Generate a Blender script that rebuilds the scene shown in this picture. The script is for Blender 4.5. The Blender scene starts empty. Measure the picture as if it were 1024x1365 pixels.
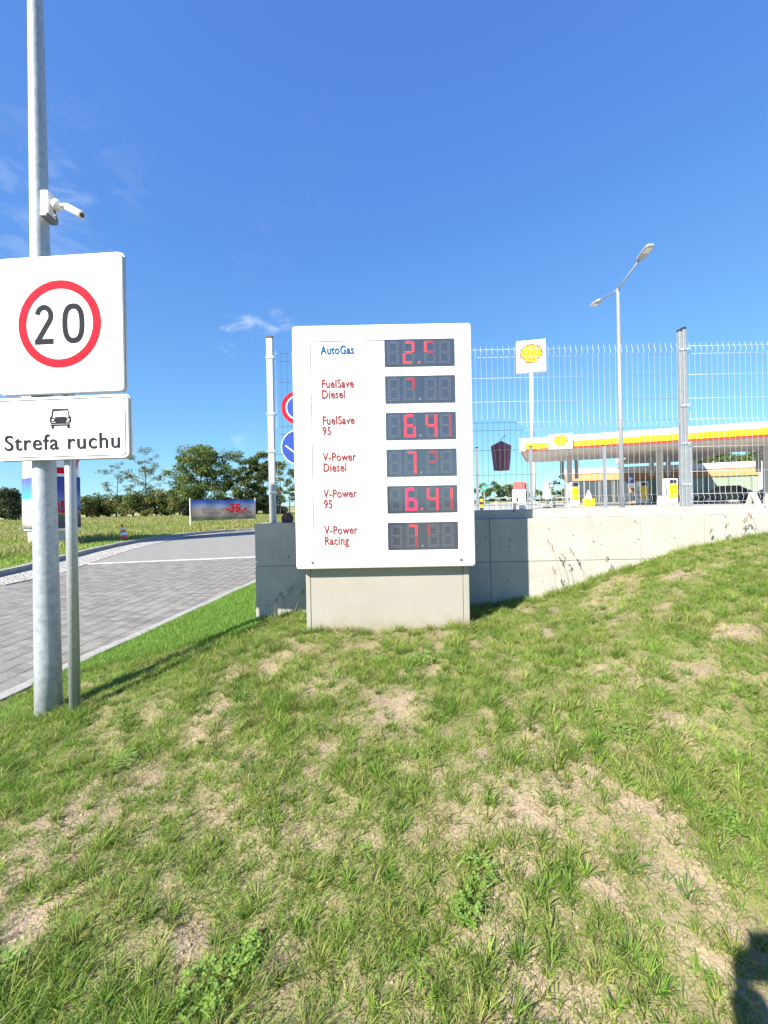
import bpy, bmesh, math, random
import numpy as np
from mathutils import Matrix, Vector

R = math.radians
random.seed(7)
rng = np.random.default_rng(11)
scene = bpy.context.scene
col = scene.collection

# ------------------------------------------------------------------ camera
CZ = 1.42
cam_d = bpy.data.cameras.new('camera')
cam = bpy.data.objects.new('camera', cam_d)
col.objects.link(cam)
cam_d.sensor_fit = 'VERTICAL'
cam_d.sensor_height = 36.0
cam_d.lens = 560.0 / 1365.0 * 36.0
cam_d.shift_y = -10.5 / 1365.0
cam_d.clip_start = 0.02
cam_d.clip_end = 6000
cam.matrix_world = (Matrix.Translation((0, 0, CZ)) @ Matrix.Rotation(R(90), 4, 'X')
                    @ Matrix.Rotation(R(-1.1), 4, 'Z'))
scene.camera = cam

# ------------------------------------------------------------------ light
SUN = Vector((.975, 1.0, -1.01)).normalized()       # the way the light travels
elev = math.asin(-SUN.z)
sun_d = bpy.data.lights.new('sun', 'SUN')
sun_d.energy = 4.8
sun_d.angle = R(0.53)
sun_d.color = (1.0, 0.93, 0.80)
sun = bpy.data.objects.new('sun', sun_d)
col.objects.link(sun)
sun.rotation_euler = SUN.to_track_quat('-Z', 'Y').to_euler()
sun.location = (-20, -20, 25)

world = bpy.data.worlds.new('World')
scene.world = world
world.use_nodes = True
wn, wl = world.node_tree.nodes, world.node_tree.links
wn.clear()
w_out = wn.new('ShaderNodeOutputWorld')
w_bg = wn.new('ShaderNodeBackground')
w_bg.inputs['Strength'].default_value = 0.09
sky = wn.new('ShaderNodeTexSky')
sky.sky_type = 'NISHITA'
sky.sun_disc = False
sky.sun_elevation = elev
# Blender: rotation 0 puts the sun on +Y, positive turns it towards +X
to_sun = -SUN
sky.sun_rotation = math.atan2(to_sun.x, to_sun.y)
sky.air_density = 1.0
sky.dust_density = 0.0
sky.ozone_density = 3.0
sky.altitude = 100
# thin fair-weather cirrus: noise on the view direction, densest in a few wisps
tc = wn.new('ShaderNodeTexCoord')
mp = wn.new('ShaderNodeMapping')
mp.inputs['Scale'].default_value = (1.0, 1.0, 2.2)
mp.inputs['Rotation'].default_value = (0.3, 0.5, 0.2)
wl.new(tc.outputs['Generated'], mp.inputs['Vector'])
nz = wn.new('ShaderNodeTexNoise')
nz.inputs['Scale'].default_value = 14.0
nz.inputs['Detail'].default_value = 7.0
nz.inputs['Roughness'].default_value = 0.62
nz.inputs['Distortion'].default_value = 0.6
wl.new(mp.outputs['Vector'], nz.inputs['Vector'])
nbig = wn.new('ShaderNodeTexNoise')
nbig.inputs['Scale'].default_value = 2.1
nbig.inputs['Detail'].default_value = 2.0
wl.new(tc.outputs['Generated'], nbig.inputs['Vector'])


def wmath(op, a, b=None, c=None, clamp=False):
    n = wn.new('ShaderNodeMath')
    n.operation = op
    n.use_clamp = clamp
    for i, v in enumerate((a, b, c)):
        if v is None:
            continue
        if isinstance(v, (int, float)):
            n.inputs[i].default_value = v
        else:
            wl.new(v, n.inputs[i])
    return n.outputs[0]


def wramp(val, lo, hi):
    n = wn.new('ShaderNodeMapRange')
    n.interpolation_type = 'SMOOTHSTEP'
    n.inputs['From Min'].default_value = lo
    n.inputs['From Max'].default_value = hi
    wl.new(val, n.inputs['Value'])
    return n.outputs['Result']


sep = wn.new('ShaderNodeSeparateXYZ')
wl.new(tc.outputs['Generated'], sep.inputs['Vector'])
wisps = None
for (d, r, k) in [((-0.362, 1, 0.408), 0.038, 0.80), ((-0.31, 1, 0.432), 0.026, 0.5), ((-0.25, 1, 0.440), 0.040, 0.42),
                  ((-0.34, 1, 0.155), 0.022, 0.22), ((-0.83, 1, 0.66), 0.16, 0.13), ((-0.70, 1, 0.78), 0.12, 0.08)]:
    v = Vector(d).normalized()
    dp = wn.new('ShaderNodeVectorMath')
    dp.operation = 'DISTANCE'
    nrm = wn.new('ShaderNodeVectorMath')
    nrm.operation = 'NORMALIZE'
    wl.new(tc.outputs['Generated'], nrm.inputs[0])
    wl.new(nrm.outputs[0], dp.inputs[0])
    dp.inputs[1].default_value = v
    m = wramp(dp.outputs['Value'], r * 1.25, 0.0)
    m = wmath('MULTIPLY', m, k)
    wisps = m if wisps is None else wmath('ADD', wisps, m)
fine = wramp(nz.outputs['Fac'], 0.43, 0.70)
thin = wmath('MULTIPLY', wramp(nbig.outputs['Fac'], 0.66, 0.9), 0.05)
cover = wmath('ADD', wisps, thin)
cover = wmath('MULTIPLY', cover, fine, clamp=True)
mixc = wn.new('ShaderNodeMix')
mixc.data_type = 'RGBA'
wl.new(cover, mixc.inputs['Factor'])
# the phone's vivid, flat rendering of a deep blue sky: one tone curve per channel on the whole dome
s_rgb = wn.new('ShaderNodeSeparateColor')
c_rgb = wn.new('ShaderNodeCombineColor')
wl.new(sky.outputs['Color'], s_rgb.inputs[0])
for ch, (gm, kk_) in enumerate(((.73, .575), (.70, .995), (.37, 2.33))):
    wl.new(wmath('MULTIPLY', wmath('POWER', s_rgb.outputs[ch], gm), kk_), c_rgb.inputs[ch])
wl.new(c_rgb.outputs[0], mixc.inputs['A'])
mixc.inputs['B'].default_value = (4.6, 5.0, 5.4, 1)
wl.new(mixc.outputs['Result'], w_bg.inputs['Color'])
wl.new(w_bg.outputs[0], w_out.inputs[0])

scene.view_settings.view_transform = 'Standard'
scene.view_settings.look = 'None'
scene.view_settings.gamma = 1
scene.view_settings.exposure = 1.42
scene.view_settings.use_curve_mapping = False

# ------------------------------------------------------------------ helpers
MATS = {}


def mat(name, color, rough=0.6, metal=0.0, var=0.0, vscale=5.0, bump=0.0, bscale=40.0, spec=0.5, emit=None, estr=0.0,
        attr=None, detail=5.0, tint=None, coat=0.0):
    """procedural principled material; var mixes towards a darker / tinted tone with noise"""
    if name in MATS:
        return MATS[name]
    m = bpy.data.materials.new(name)
    m.use_nodes = True
    n, l = m.node_tree.nodes, m.node_tree.links
    p = n['Principled BSDF']
    p.inputs['Base Color'].default_value = (*color, 1)
    p.inputs['Roughness'].default_value = rough
    p.inputs['Metallic'].default_value = metal
    p.inputs['Specular IOR Level'].default_value = spec
    p.inputs['Coat Weight'].default_value = coat
    t = n.new('ShaderNodeTexCoord')
    src = None
    if attr:
        a = n.new('ShaderNodeAttribute')
        a.attribute_name = attr
        src = a.outputs['Color']
    if var > 0:
        no = n.new('ShaderNodeTexNoise')
        no.inputs['Scale'].default_value = vscale
        no.inputs['Detail'].default_value = detail
        no.inputs['Roughness'].default_value = 0.65
        l.new(t.outputs['Object'], no.inputs['Vector'])
        mr = n.new('ShaderNodeMapRange')
        mr.inputs['From Min'].default_value = 0.3
        mr.inputs['From Max'].default_value = 0.7
        l.new(no.outputs['Fac'], mr.inputs['Value'])
        mx = n.new('ShaderNodeMix')
        mx.data_type = 'RGBA'
        l.new(mr.outputs['Result'], mx.inputs['Factor'])
        if src is not None:
            l.new(src, mx.inputs['A'])
            mu = n.new('ShaderNodeMix')
            mu.data_type = 'RGBA'
            mu.blend_type = 'MULTIPLY'
            mu.inputs['Factor'].default_value = 1
            l.new(src, mu.inputs['A'])
            k = 1 - var
            mu.inputs['B'].default_value = (k, k, k, 1)
            l.new(mu.outputs['Result'], mx.inputs['B'])
        else:
            mx.inputs['A'].default_value = (*color, 1)
            b = tint if tint else tuple(c * (1 - var) for c in color)
            mx.inputs['B'].default_value = (*b, 1)
        src = mx.outputs['Result']
        rr = n.new('ShaderNodeMapRange')
        rr.inputs['To Min'].default_value = max(0.02, rough - 0.08)
        rr.inputs['To Max'].default_value = min(1, rough + 0.1)
        l.new(no.outputs['Fac'], rr.inputs['Value'])
        l.new(rr.outputs['Result'], p.inputs['Roughness'])
    if src is not None:
        l.new(src, p.inputs['Base Color'])
    if bump > 0:
        nb = n.new('ShaderNodeTexNoise')
        nb.inputs['Scale'].default_value = bscale
        nb.inputs['Detail'].default_value = 6
        l.new(t.outputs['Object'], nb.inputs['Vector'])
        bp = n.new('ShaderNodeBump')
        bp.inputs['Strength'].default_value = bump
        bp.inputs['Distance'].default_value = 0.01
        l.new(nb.outputs['Fac'], bp.inputs['Height'])
        l.new(bp.outputs['Normal'], p.inputs['Normal'])
    if emit:
        p.inputs['Emission Color'].default_value = (*emit, 1)
        p.inputs['Emission Strength'].default_value = estr
    MATS[name] = m
    return m


def leaf_mat(name, attr='Col', trans=0.35, rough=0.55):
    m = bpy.data.materials.new(name)
    m.use_nodes = True
    n, l = m.node_tree.nodes, m.node_tree.links
    p = n['Principled BSDF']
    p.inputs['Roughness'].default_value = rough
    p.inputs['Specular IOR Level'].default_value = 0.3
    a = n.new('ShaderNodeAttribute')
    a.attribute_name = attr
    tr = n.new('ShaderNodeBsdfTranslucent')
    ms = n.new('ShaderNodeMixShader')
    ms.inputs[0].default_value = trans
    l.new(a.outputs['Color'], p.inputs['Base Color'])
    l.new(a.outputs['Color'], tr.inputs['Color'])
    l.new(p.outputs[0], ms.inputs[1])
    l.new(tr.outputs[0], ms.inputs[2])
    l.new(ms.outputs[0], n['Material Output'].inputs[0])
    return m


def tag(o, label=None, cat=None, group=None, kind=None):
    if label:
        o['label'] = label
    if cat:
        o['category'] = cat
    if group:
        o['group'] = group
    if kind:
        o['kind'] = kind
    return o


def empty(name, loc=(0, 0, 0), rz=0.0, label=None, cat=None, group=None):
    o = bpy.data.objects.new(name, None)
    col.objects.link(o)
    o.location = loc
    o.rotation_euler = (0, 0, rz)
    o.empty_display_size = 0.1
    return tag(o, label, cat, group)


def link(name, me, m=None, parent=None, loc=None, rz=None, smooth=False, bevel=0.0):
    o = bpy.data.objects.new(name, me)
    col.objects.link(o)
    if m is not None and not me.materials:
        me.materials.append(m)
    if parent is not None:
        o.parent = parent
    if loc is not None:
        o.location = loc
    if rz is not None:
        o.rotation_euler = (0, 0, rz)
    if smooth:
        me.shade_smooth()
    if bevel > 0:
        b = o.modifiers.new('bevel', 'BEVEL')
        b.width = bevel
        b.segments = 2
        b.limit_method = 'ANGLE'
    return o


class MB:
    """collects simple shapes, builds ONE mesh"""

    def __init__(self):
        self.v, self.f = [], []

    def add(self, vs, fs):
        b = len(self.v)
        self.v += [tuple(p) for p in vs]
        self.f += [tuple(i + b for i in q) for q in fs]
        return self

    def box(self, a, b):
        (x0, y0, z0), (x1, y1, z1) = a, b
        return self.add([(x0, y0, z0), (x1, y0, z0), (x1, y1, z0), (x0, y1, z0), (x0, y0, z1), (x1, y0, z1), (x1, y1, z1), (x0, y1, z1)],
                        [(0, 3, 2, 1), (4, 5, 6, 7), (0, 1, 5, 4), (1, 2, 6, 5), (2, 3, 7, 6), (3, 0, 4, 7)])

    def tube(self, pts, rad, n=8, cap=True):
        pts = [Vector(p) for p in pts]
        rads = rad if isinstance(rad, (list, tuple)) else [rad] * len(pts)
        vs, fs = [], []
        up = Vector((0, 0, 1))
        d0 = (pts[1] - pts[0]).normalized()
        if abs(d0.z) > 0.9:
            up = Vector((1, 0, 0))
        for i, p in enumerate(pts):
            if i == 0:
                d = pts[1] - pts[0]
            elif i == len(pts) - 1:
                d = pts[-1] - pts[-2]
            else:
                d = (pts[i + 1] - pts[i]).normalized() + (pts[i] - pts[i - 1]).normalized()
            d.normalize()
            a = d.cross(up)
            if a.length < 1e-4:
                a = d.cross(Vector((0, 1, 0)))
            a.normalize()
            b = d.cross(a)
            for k in range(n):
                t = 2 * math.pi * k / n
                vs.append(p + a * math.cos(t) * rads[i] + b * math.sin(t) * rads[i])
        for i in range(len(pts) - 1):
            for k in range(n):
                k2 = (k + 1) % n
                fs.append((i * n + k, i * n + k2, (i + 1) * n + k2, (i + 1) * n + k))
        if cap:
            fs.append(tuple(range(n)))
            fs.append(tuple((len(pts) - 1) * n + k for k in reversed(range(n))))
        return self.add(vs, fs)

    def prism(self, poly, axis, a, b):
        """extrude a 2-D polygon along an axis between a and b"""
        def put(u, w, t):
            return {'y': (u, t, w), 'x': (t, u, w), 'z': (u, w, t)}[axis]
        n = len(poly)
        vs = [put(u, w, a) for u, w in poly] + [put(u, w, b) for u, w in poly]
        fs = [tuple(range(n)), tuple(reversed(range(n, 2 * n)))]
        for i in range(n):
            j = (i + 1) % n
            fs.append((i, i + n, j + n, j))
        return self.add(vs, fs)

    def mesh(self, name='mesh'):
        me = bpy.data.meshes.new(name)
        me.from_pydata(self.v, [], self.f)
        bm = bmesh.new()
        bm.from_mesh(me)
        bmesh.ops.recalc_face_normals(bm, faces=bm.faces)
        bm.to_mesh(me)
        bm.free()
        me.update()
        return me

    def build(self, name, m, parent=None, loc=None, rz=None, smooth=False, bevel=0.0):
        return link(name, self.mesh(name), m, parent, loc, rz, smooth, bevel)


def np_mesh(name, verts, faces, colors=None, loop_n=3):
    """fast mesh of equal-sized faces with a point colour attribute"""
    me = bpy.data.meshes.new(name)
    nv, nf = len(verts), len(faces)
    me.vertices.add(nv)
    me.vertices.foreach_set('co', np.asarray(verts, np.float32).ravel())
    me.loops.add(nf * loop_n)
    me.loops.foreach_set('vertex_index', np.asarray(faces, np.int32).ravel())
    me.polygons.add(nf)
    me.polygons.foreach_set('loop_start', np.arange(0, nf * loop_n, loop_n, dtype=np.int32))
    if colors is not None:
        a = me.color_attributes.new('Col', 'FLOAT_COLOR', 'POINT')
        c = np.ones((nv, 4), np.float32)
        c[:, :3] = colors
        a.data.foreach_set('color', c.ravel())
    me.update(calc_edges=True)
    me.validate()
    return me


def text(name, s, size, m, parent, loc, sx=1.0, align='LEFT', bold=0.0, depth=0.0015, rz=0.0, spacing=1.0):
    cu = bpy.data.curves.new(name, 'FONT')
    cu.body = s
    cu.size = size
    cu.align_x = align
    cu.offset = bold
    cu.extrude = depth
    cu.space_character = spacing
    cu.resolution_u = 6
    t = bpy.data.objects.new('tmp_text', cu)
    col.objects.link(t)
    dg = bpy.context.evaluated_depsgraph_get()
    me = bpy.data.meshes.new_from_object(t.evaluated_get(dg))
    bpy.data.objects.remove(t)
    me.transform(Matrix.Rotation(R(90), 4, 'X') @ Matrix.Diagonal((sx, 1, 1, 1)))
    me.materials.clear()
    o = link(name, me, m, parent, loc)
    o.rotation_euler = (0, 0, rz)
    return o


def ring_mesh(mb, cx, cz, ro, ri, y0, y1, n=64, sx=1.0):
    vs, fs = [], []
    for k in range(n):
        t = 2 * math.pi * k / n
        c, s = math.cos(t) * sx, math.sin(t)
        vs += [(cx + c * ro, y0, cz + s * ro), (cx + c * ri, y0, cz + s * ri), (cx + c * ri, y1, cz + s * ri), (cx + c * ro, y1, cz + s * ro)]
    for k in range(n):
        a, b = 4 * k, 4 * ((k + 1) % n)
        for q in range(4):
            r = (q + 1) % 4
            fs.append((a + q, b + q, b + r, a + r))
    return mb.add(vs, fs)


def ribbon(mb, pts, w, y0, y1):
    """flat stroke of width w along a polyline in XZ, between y0 and y1"""
    P = [Vector(p) for p in pts]
    L, Rr = [], []
    for i, p in enumerate(P):
        d = (P[min(i + 1, len(P) - 1)] - P[max(i - 1, 0)]).normalized()
        nrm = Vector((-d.y, d.x))
        k = 1.0
        if 0 < i < len(P) - 1:
            d1 = (P[i] - P[i - 1]).normalized()
            c = max(0.5, abs(Vector((-d1.y, d1.x)).dot(nrm)))
            k = 1 / c
        L.append(p + nrm * w / 2 * k)
        Rr.append(p - nrm * w / 2 * k)
    vs, fs = [], []
    for a, b in zip(L, Rr):
        vs += [(a.x, y0, a.y), (b.x, y0, b.y), (b.x, y1, b.y), (a.x, y1, a.y)]
    for i in range(len(P) - 1):
        for q in range(4):
            r = (q + 1) % 4
            fs.append((4 * i + q, 4 * i + r, 4 * i + 4 + r, 4 * i + 4 + q))
    fs += [(0, 1, 2, 3), tuple(4 * (len(P) - 1) + q for q in (3, 2, 1, 0))]
    return mb.add(vs, fs)


def rrect(w, h, r, n=6, cx=0.0, cz=0.0):
    pts = []
    for (sx, sz, a0) in ((1, 1, 0), (-1, 1, 90), (-1, -1, 180), (1, -1, 270)):
        for k in range(n + 1):
            t = R(a0 + 90 * k / n)
            pts.append((cx + sx * (w / 2 - r) + r * math.cos(t), cz + sz * (h / 2 - r) + r * math.sin(t)))
    return pts


def copy_tree(o, parent=None):
    c = o.copy()
    col.objects.link(c)
    c.parent = parent
    for ch in list(o.children):
        copy_tree(ch, c)
    return c


# lattice value noise for heights and planting masks
_lat = rng.random((256, 256))


def vnoise(x, y):
    x = np.asarray(x, float)
    y = np.asarray(y, float)
    xi, yi = np.floor(x).astype(int), np.floor(y).astype(int)
    fx, fy = x - xi, y - yi
    fx = fx * fx * (3 - 2 * fx)
    fy = fy * fy * (3 - 2 * fy)
    g = lambda a, b: _lat[a % 256, b % 256]
    return (g(xi, yi) * (1 - fx) + g(xi + 1, yi) * fx) * (1 - fy) + (g(xi, yi + 1) * (1 - fx) + g(xi + 1, yi + 1) * fx) * fy


def fbm(x, y, o=4):
    s, a, t = 0, 1.0, 0
    for i in range(o):
        s = s + a * vnoise(x * 2 ** i + 17.3 * i, y * 2 ** i + 5.1 * i)
        t += a
        a *= 0.55
    return s / t


# ------------------------------------------------------------------ terrain
CTRL = np.array([
    (0, 0, -.02), (-1.5, 0, .0), (1.5, 0, .1), (3, 0, .3), (0, 1.2, .10), (-1.2, 1.2, .08), (1.2, 1.2, .20), (0, 2.2, .28),
    (-1, 2.2, .22), (1.2, 2.2, .42), (2.2, 2.2, .65), (-2.1, 2.63, .157), (-2.5, 1.5, .05), (0, 3.2, .465), (-.65, 3.2, .455),
    (.65, 3.2, .47), (-1.12, 3.75, .395), (1.3, 3.75, .54), (2.33, 3.75, .88), (3.36, 3.75, 1.065), (5, 3.75, 1.2), (4, 2, .95),
    (-2.93, 3.2, -.01), (-2.44, 7.95, -.01), (-3.26, 0, -.01), (-1.6, 5.5, .30), (-1.3, 8, .24), (0, 8, .3), (6, 1, 1.0), (0, -3, -.1),
    (-2.02, 12, -.01), (-2.2, 4.5, .16), (8, 3.75, 1.3), (-3.5, -3, -.02), (5, -3, .5)])


def _tps():
    n = len(CTRL)
    d = np.linalg.norm(CTRL[:, None, :2] - CTRL[None, :, :2], axis=2)
    K = np.where(d > 0, d * d * np.log(d + 1e-12), 0) + np.eye(n) * 0.02
    P = np.c_[np.ones(n), CTRL[:, :2]]
    A = np.block([[K, P], [P.T, np.zeros((3, 3))]])
    return np.linalg.solve(A, np.r_[CTRL[:, 2], 0, 0, 0])


_W = _tps()


def ground_z(x, y):
    x = np.asarray(x, float)
    y = np.asarray(y, float)
    z = _W[-3] + _W[-2] * x + _W[-1] * y
    for (cx, cy, _), w in zip(CTRL, _W[:-3]):
        r2 = (x - cx) ** 2 + (y - cy) ** 2
        z = z + w * 0.5 * r2 * np.log(r2 + 1e-12)
    z = z + (fbm(x * 2.3 + 9, y * 2.3 + 4) - .5) * .07 + (fbm(x * 11, y * 11, 3) - .5) * .022
    return z


def road_near(y):
    """x of the near edge of the paved road"""
    return -3.26 + 0.1032 * y + np.maximum(0, np.asarray(y, float) - 8) ** 2 * 0.004


def gz(x, y):
    """mound height, settling to the road kerb on the left and buried below the forecourt"""
    z = ground_z(x, y)
    d = np.asarray(x, float) - road_near(y)
    k = np.clip(d / 0.55, 0, 1)
    k = k * k * (3 - 2 * k)
    z = z * k + (-0.012) * (1 - k)
    z = np.where(d < 0, -0.03, z)
    inside = (np.asarray(x) > -1.10) & (np.asarray(y) > 3.86)
    return np.where(inside, np.minimum(z, 0.35), z)


# bare patches: where the turf is thin and the sandy soil shows
PATCH = [(-.42, 2.5, .30, .16), (-.78, 2.78, .26, .16), (.12, 2.35, .22, .13), (.30, 2.62, .16, .10), (-.05, 2.95, .35, .10),
         (.32, 1.37, .11, .10), (.86, 1.75, .06, .16), (1.04, 1.55, .06, .16), (.98, 1.28, .07, .2), (.43, 1.93, .07, .13),
         (2.0, 2.4, .26, .14), (1.12, 2.9, .08, .35), (1.6, 2.2, .22, .16), (-1.12, 1.95, .22, .14), (-1.5, 1.75, .22, .14),
         (-.7, 1.75, .16, .14), (-1.15, 1.33, .16, .18), (-.35, 1.62, .2, .08), (-1.25, 1.2, .2, .10), (2.35, 3.25, .3, .12),
         (-.3, 2.05, .16, .10), (1.3, 1.9, .10, .16), (-.62, 1.3, .10, .10), (.7, 1.35, .07, .12), (1.9, 2.9, .2, .08), (.6, 2.9, .12, .1)]


def bare(x, y):
    """0 = thick turf, 1 = bare soil"""
    x = np.asarray(x, float)
    y = np.asarray(y, float)
    n = fbm(x * 3.1 + 40, y * 3.1 + 12, 4)
    n2 = fbm(x * 11.0 + 3, y * 11.0 + 71, 4)
    b = np.clip((n - .515) * 4.0, 0, 1) * .60
    for (cx, cy, a, c) in PATCH:
        r = np.sqrt(((x - cx) / (a * .86)) ** 2 + ((y - cy) / (c * .86)) ** 2) + (n2 - .5) * 2.0
        b = np.maximum(b, np.clip((1.05 - r) * .8, 0, .90))
    b = b + (n2 - .5) * .7
    lawn = np.clip((-1.0 - x + (y - 2.6) * .42) * 1.7, 0, 1)     # the verge beside the road is thick lawn
    lawn = np.maximum(lawn, np.clip((y - 3.9) * 3, 0, 1))
    return np.clip(b * (1 - lawn * .92), 0, 1)


# ground: one sheet out to the horizon
gs = MB()
gs.add([(-3000, -3000, -.35), (3000, -3000, -.35), (3000, 3000, -.35), (-3000, 3000, -.35)], [(0, 1, 2, 3)])
tag(gs.build('ground', mat('far_ground', (.11, .13, .045), .9, var=.35, vscale=.05, tint=(.17, .15, .07))), kind='structure')

# grass mound
nx, ny = 330, 330
xs = np.concatenate([np.linspace(-3.45, 3.9, 250), np.linspace(3.95, 12, nx - 250)])
ys = np.concatenate([np.linspace(-4, .75, 40), np.linspace(.8, 4.0, 200), np.linspace(4.05, 16, ny - 240)])
GX, GY = np.meshgrid(xs, ys)
GZ = gz(GX, GY)
vv = np.stack([GX, GY, GZ], -1).reshape(-1, 3)
ii = np.arange(nx * ny).reshape(ny, nx)
ff = np.stack([ii[:-1, :-1], ii[:-1, 1:], ii[1:, 1:], ii[1:, :-1]], -1).reshape(-1, 4)
b = bare(GX, GY).ravel()[:, None]
soil = np.array((.375, .282, .215))
humus = np.array((.255, .222, .118))
dryn = fbm(GX * 6 + 8, GY * 6 + 2, 4).ravel()[:, None]
cc = soil * b + humus * (1 - b)
cc = cc * (.72 + .55 * dryn)
me = np_mesh('bank', vv, ff, cc, 4)
bank = link('bank', me, mat('soil', (.3, .25, .18), .95, attr='Col', var=.28, vscale=38, bump=.9, bscale=90, spec=.15), smooth=True)
tag(bank, kind='structure')


# ------------------------------------------------------------------ grass blades
def blades(name, x, y, h, w, lean, colr, bend=.55, zfun=gz, m=None, up=1.0, ldir=None):
    n = len(x)
    z = zfun(x, y)
    th = rng.random(n) * 2 * np.pi if ldir is None else ldir
    dx, dy = np.cos(th), np.sin(th)
    fa = rng.random(n) * 2 * np.pi            # blade facing
    px, py = np.cos(fa) * w / 2, np.sin(fa) * w / 2
    ts = [0.0, .38, .74, 1.0]
    ws = [1.0, .9, .6, 0]
    V = np.empty((n, 7, 3), np.float32)
    k = 0
    for t, q in zip(ts, ws):
        out = h * lean * (t * (1 - bend) + bend * t * t)
        hz = h * up * (t - .25 * lean * t * t)
        cx, cy, cz_ = x + dx * out, y + dy * out, z + hz - .004
        if q > 0:
            V[:, k] = np.stack([cx - px * q, cy - py * q, cz_], -1)
            V[:, k + 1] = np.stack([cx + px * q, cy + py * q, cz_], -1)
            k += 2
        else:
            V[:, k] = np.stack([cx, cy, cz_], -1)
    base = (np.arange(n) * 7)[:, None, None]
    T = np.array([(0, 1, 3), (0, 3, 2), (2, 3, 5), (2, 5, 4), (4, 5, 6)])[None]
    F = (base + T).reshape(-1, 3)
    C = np.repeat(colr[:, None, :], 7, 1).reshape(-1, 3)
    me = np_mesh(name, V.reshape(-1, 3), F, C, 3)
    return link(name, me, m)


grass_m = leaf_mat('grass_blade', trans=.45, rough=.6)
GREENS = np.array([(.190, .310, .048), (.240, .355, .058), (.155, .280, .048), (.290, .370, .080), (.355, .375, .115)])
STRAW = np.array([(.34, .28, .15), (.38, .32, .19), (.28, .23, .12), (.32, .28, .14)])


def in_view(x, y, pad=.25):
    return (np.abs(x) < .95 * y + pad) & (y > .72)


# thin general turf plus tufts
def cand(n, x0, x1, y0, y1, near=True):
    x = rng.uniform(x0, x1, n)
    if near:
        y = y0 + (y1 - y0) * rng.random(n) ** 1.25
    else:
        y = rng.uniform(y0, y1, n)
    return x, y


def not_built(x, y):
    ok = (x > road_near(y) + .04)
    ok &= ~((x > -1.16) & (y > 3.735))
    ok &= ~((np.abs(x - .02) < .615) & (y > 3.20) & (y < 3.40))
    return ok


x, y = cand(1050000, -3.3, 4.2, .72, 3.74)
dens = (1 - bare(x, y))
clump = fbm(x * 14 + 2, y * 14 + 31, 3)
keep = in_view(x, y) & not_built(x, y) & (rng.random(len(x)) < (dens ** 1.7) * (.30 + 1.6 * np.clip(clump - .28, 0, 1)))
x, y, clump, dens = x[keep], y[keep], clump[keep], dens[keep]
n = len(x)
tall = np.clip((fbm(x * 2.6 + 60, y * 2.6 + 5, 3) - .35) * 2.2, 0, 1)
h = (.011 + .031 * rng.random(n) ** 1.6) * (.50 + .75 * clump + .5 * tall)
patch = fbm(x * 1.7 + 90, y * 1.7 + 33, 3)
gi = np.clip(((patch - .5) * 5 + 2 + rng.normal(0, 1.1, n)), 0, 4).astype(int)
cg = GREENS[gi] * rng.uniform(.8, 1.25, n)[:, None]
st = rng.random(n) < (.06 + .38 * (1 - dens))
cg[st] = STRAW[rng.integers(0, 4, st.sum())] * rng.uniform(.75, 1.15, st.sum())[:, None]
o = blades('grass', x, y, h, rng.uniform(.0016, .0032, n), rng.uniform(.35, 1.5, n), cg, m=grass_m)
tag(o, 'patchy short green grass covering the sloping bank', 'grass', kind='stuff')
print('turf blades', n)

# tufts: groups of longer blades fanning from one root
tx, ty = cand(11000, -3.2, 4.2, .75, 3.7)
bt = bare(tx, ty)
k = in_view(tx, ty) & not_built(tx, ty) & (rng.random(len(tx)) < np.clip(1.05 - bt * .95, 0, 1))
tx, ty = tx[k], ty[k]
# ranker growth round the posts, along the sign base and at the wall foot
ex = np.concatenate([-2.13 + rng.normal(0, .11, 60), -1.925 + rng.normal(0, .08, 45), rng.uniform(-.62, .66, 30), rng.uniform(-1.15, -.62, 40), rng.uniform(.7, 3.4, 170)])
ey = np.concatenate([2.60 + rng.normal(0, .09, 60), 2.55 + rng.normal(0, .07, 45), 3.185 - rng.random(30) * .04, 3.72 - rng.random(40) * .12, 3.72 - rng.random(170) ** 2 * .14])
n_reg = len(tx)
tx, ty = np.concatenate([tx, ex]), np.concatenate([ty, ey])
nt = len(tx)
per = (rng.integers(10, 40, nt) * rng.uniform(.5, 1.5, nt)).astype(int) + 4
idx = np.repeat(np.arange(nt), per)
n = len(idx)
rad = rng.uniform(.006, .03, nt)[idx] * np.sqrt(rng.random(n))
aa = rng.random(n) * 2 * np.pi
x, y = tx[idx] + np.cos(aa) * rad, ty[idx] + np.sin(aa) * rad
big = rng.uniform(.35, 1.45, nt) * (.6 + .9 * np.clip((fbm(tx * 2.6 + 60, ty * 2.6 + 5, 3) - .3) * 2, 0, 1))
big[n_reg:] = rng.uniform(.8, 1.7, nt - n_reg)
h = big[idx] * (.020 + .042 * rng.random(n))
tcol = GREENS[rng.integers(0, 5, nt)] * rng.uniform(.62, 1.2, nt)[:, None]
cg = tcol[idx] * rng.uniform(.85, 1.15, n)[:, None]
st = rng.random(n) < .05
cg[st] = STRAW[rng.integers(0, 4, st.sum())]
ok = not_built(x, y)
o = blades('grass', x[ok], y[ok], h[ok], rng.uniform(.0020, .0042, n)[ok], rng.uniform(.25, 1.3, n)[ok], cg[ok], m=grass_m, ldir=(aa + rng.normal(0, .5, n))[ok])
tag(o, 'longer grass tufts standing out of the sloping bank', 'grass', kind='stuff')
print('tuft blades', ok.sum())

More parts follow.
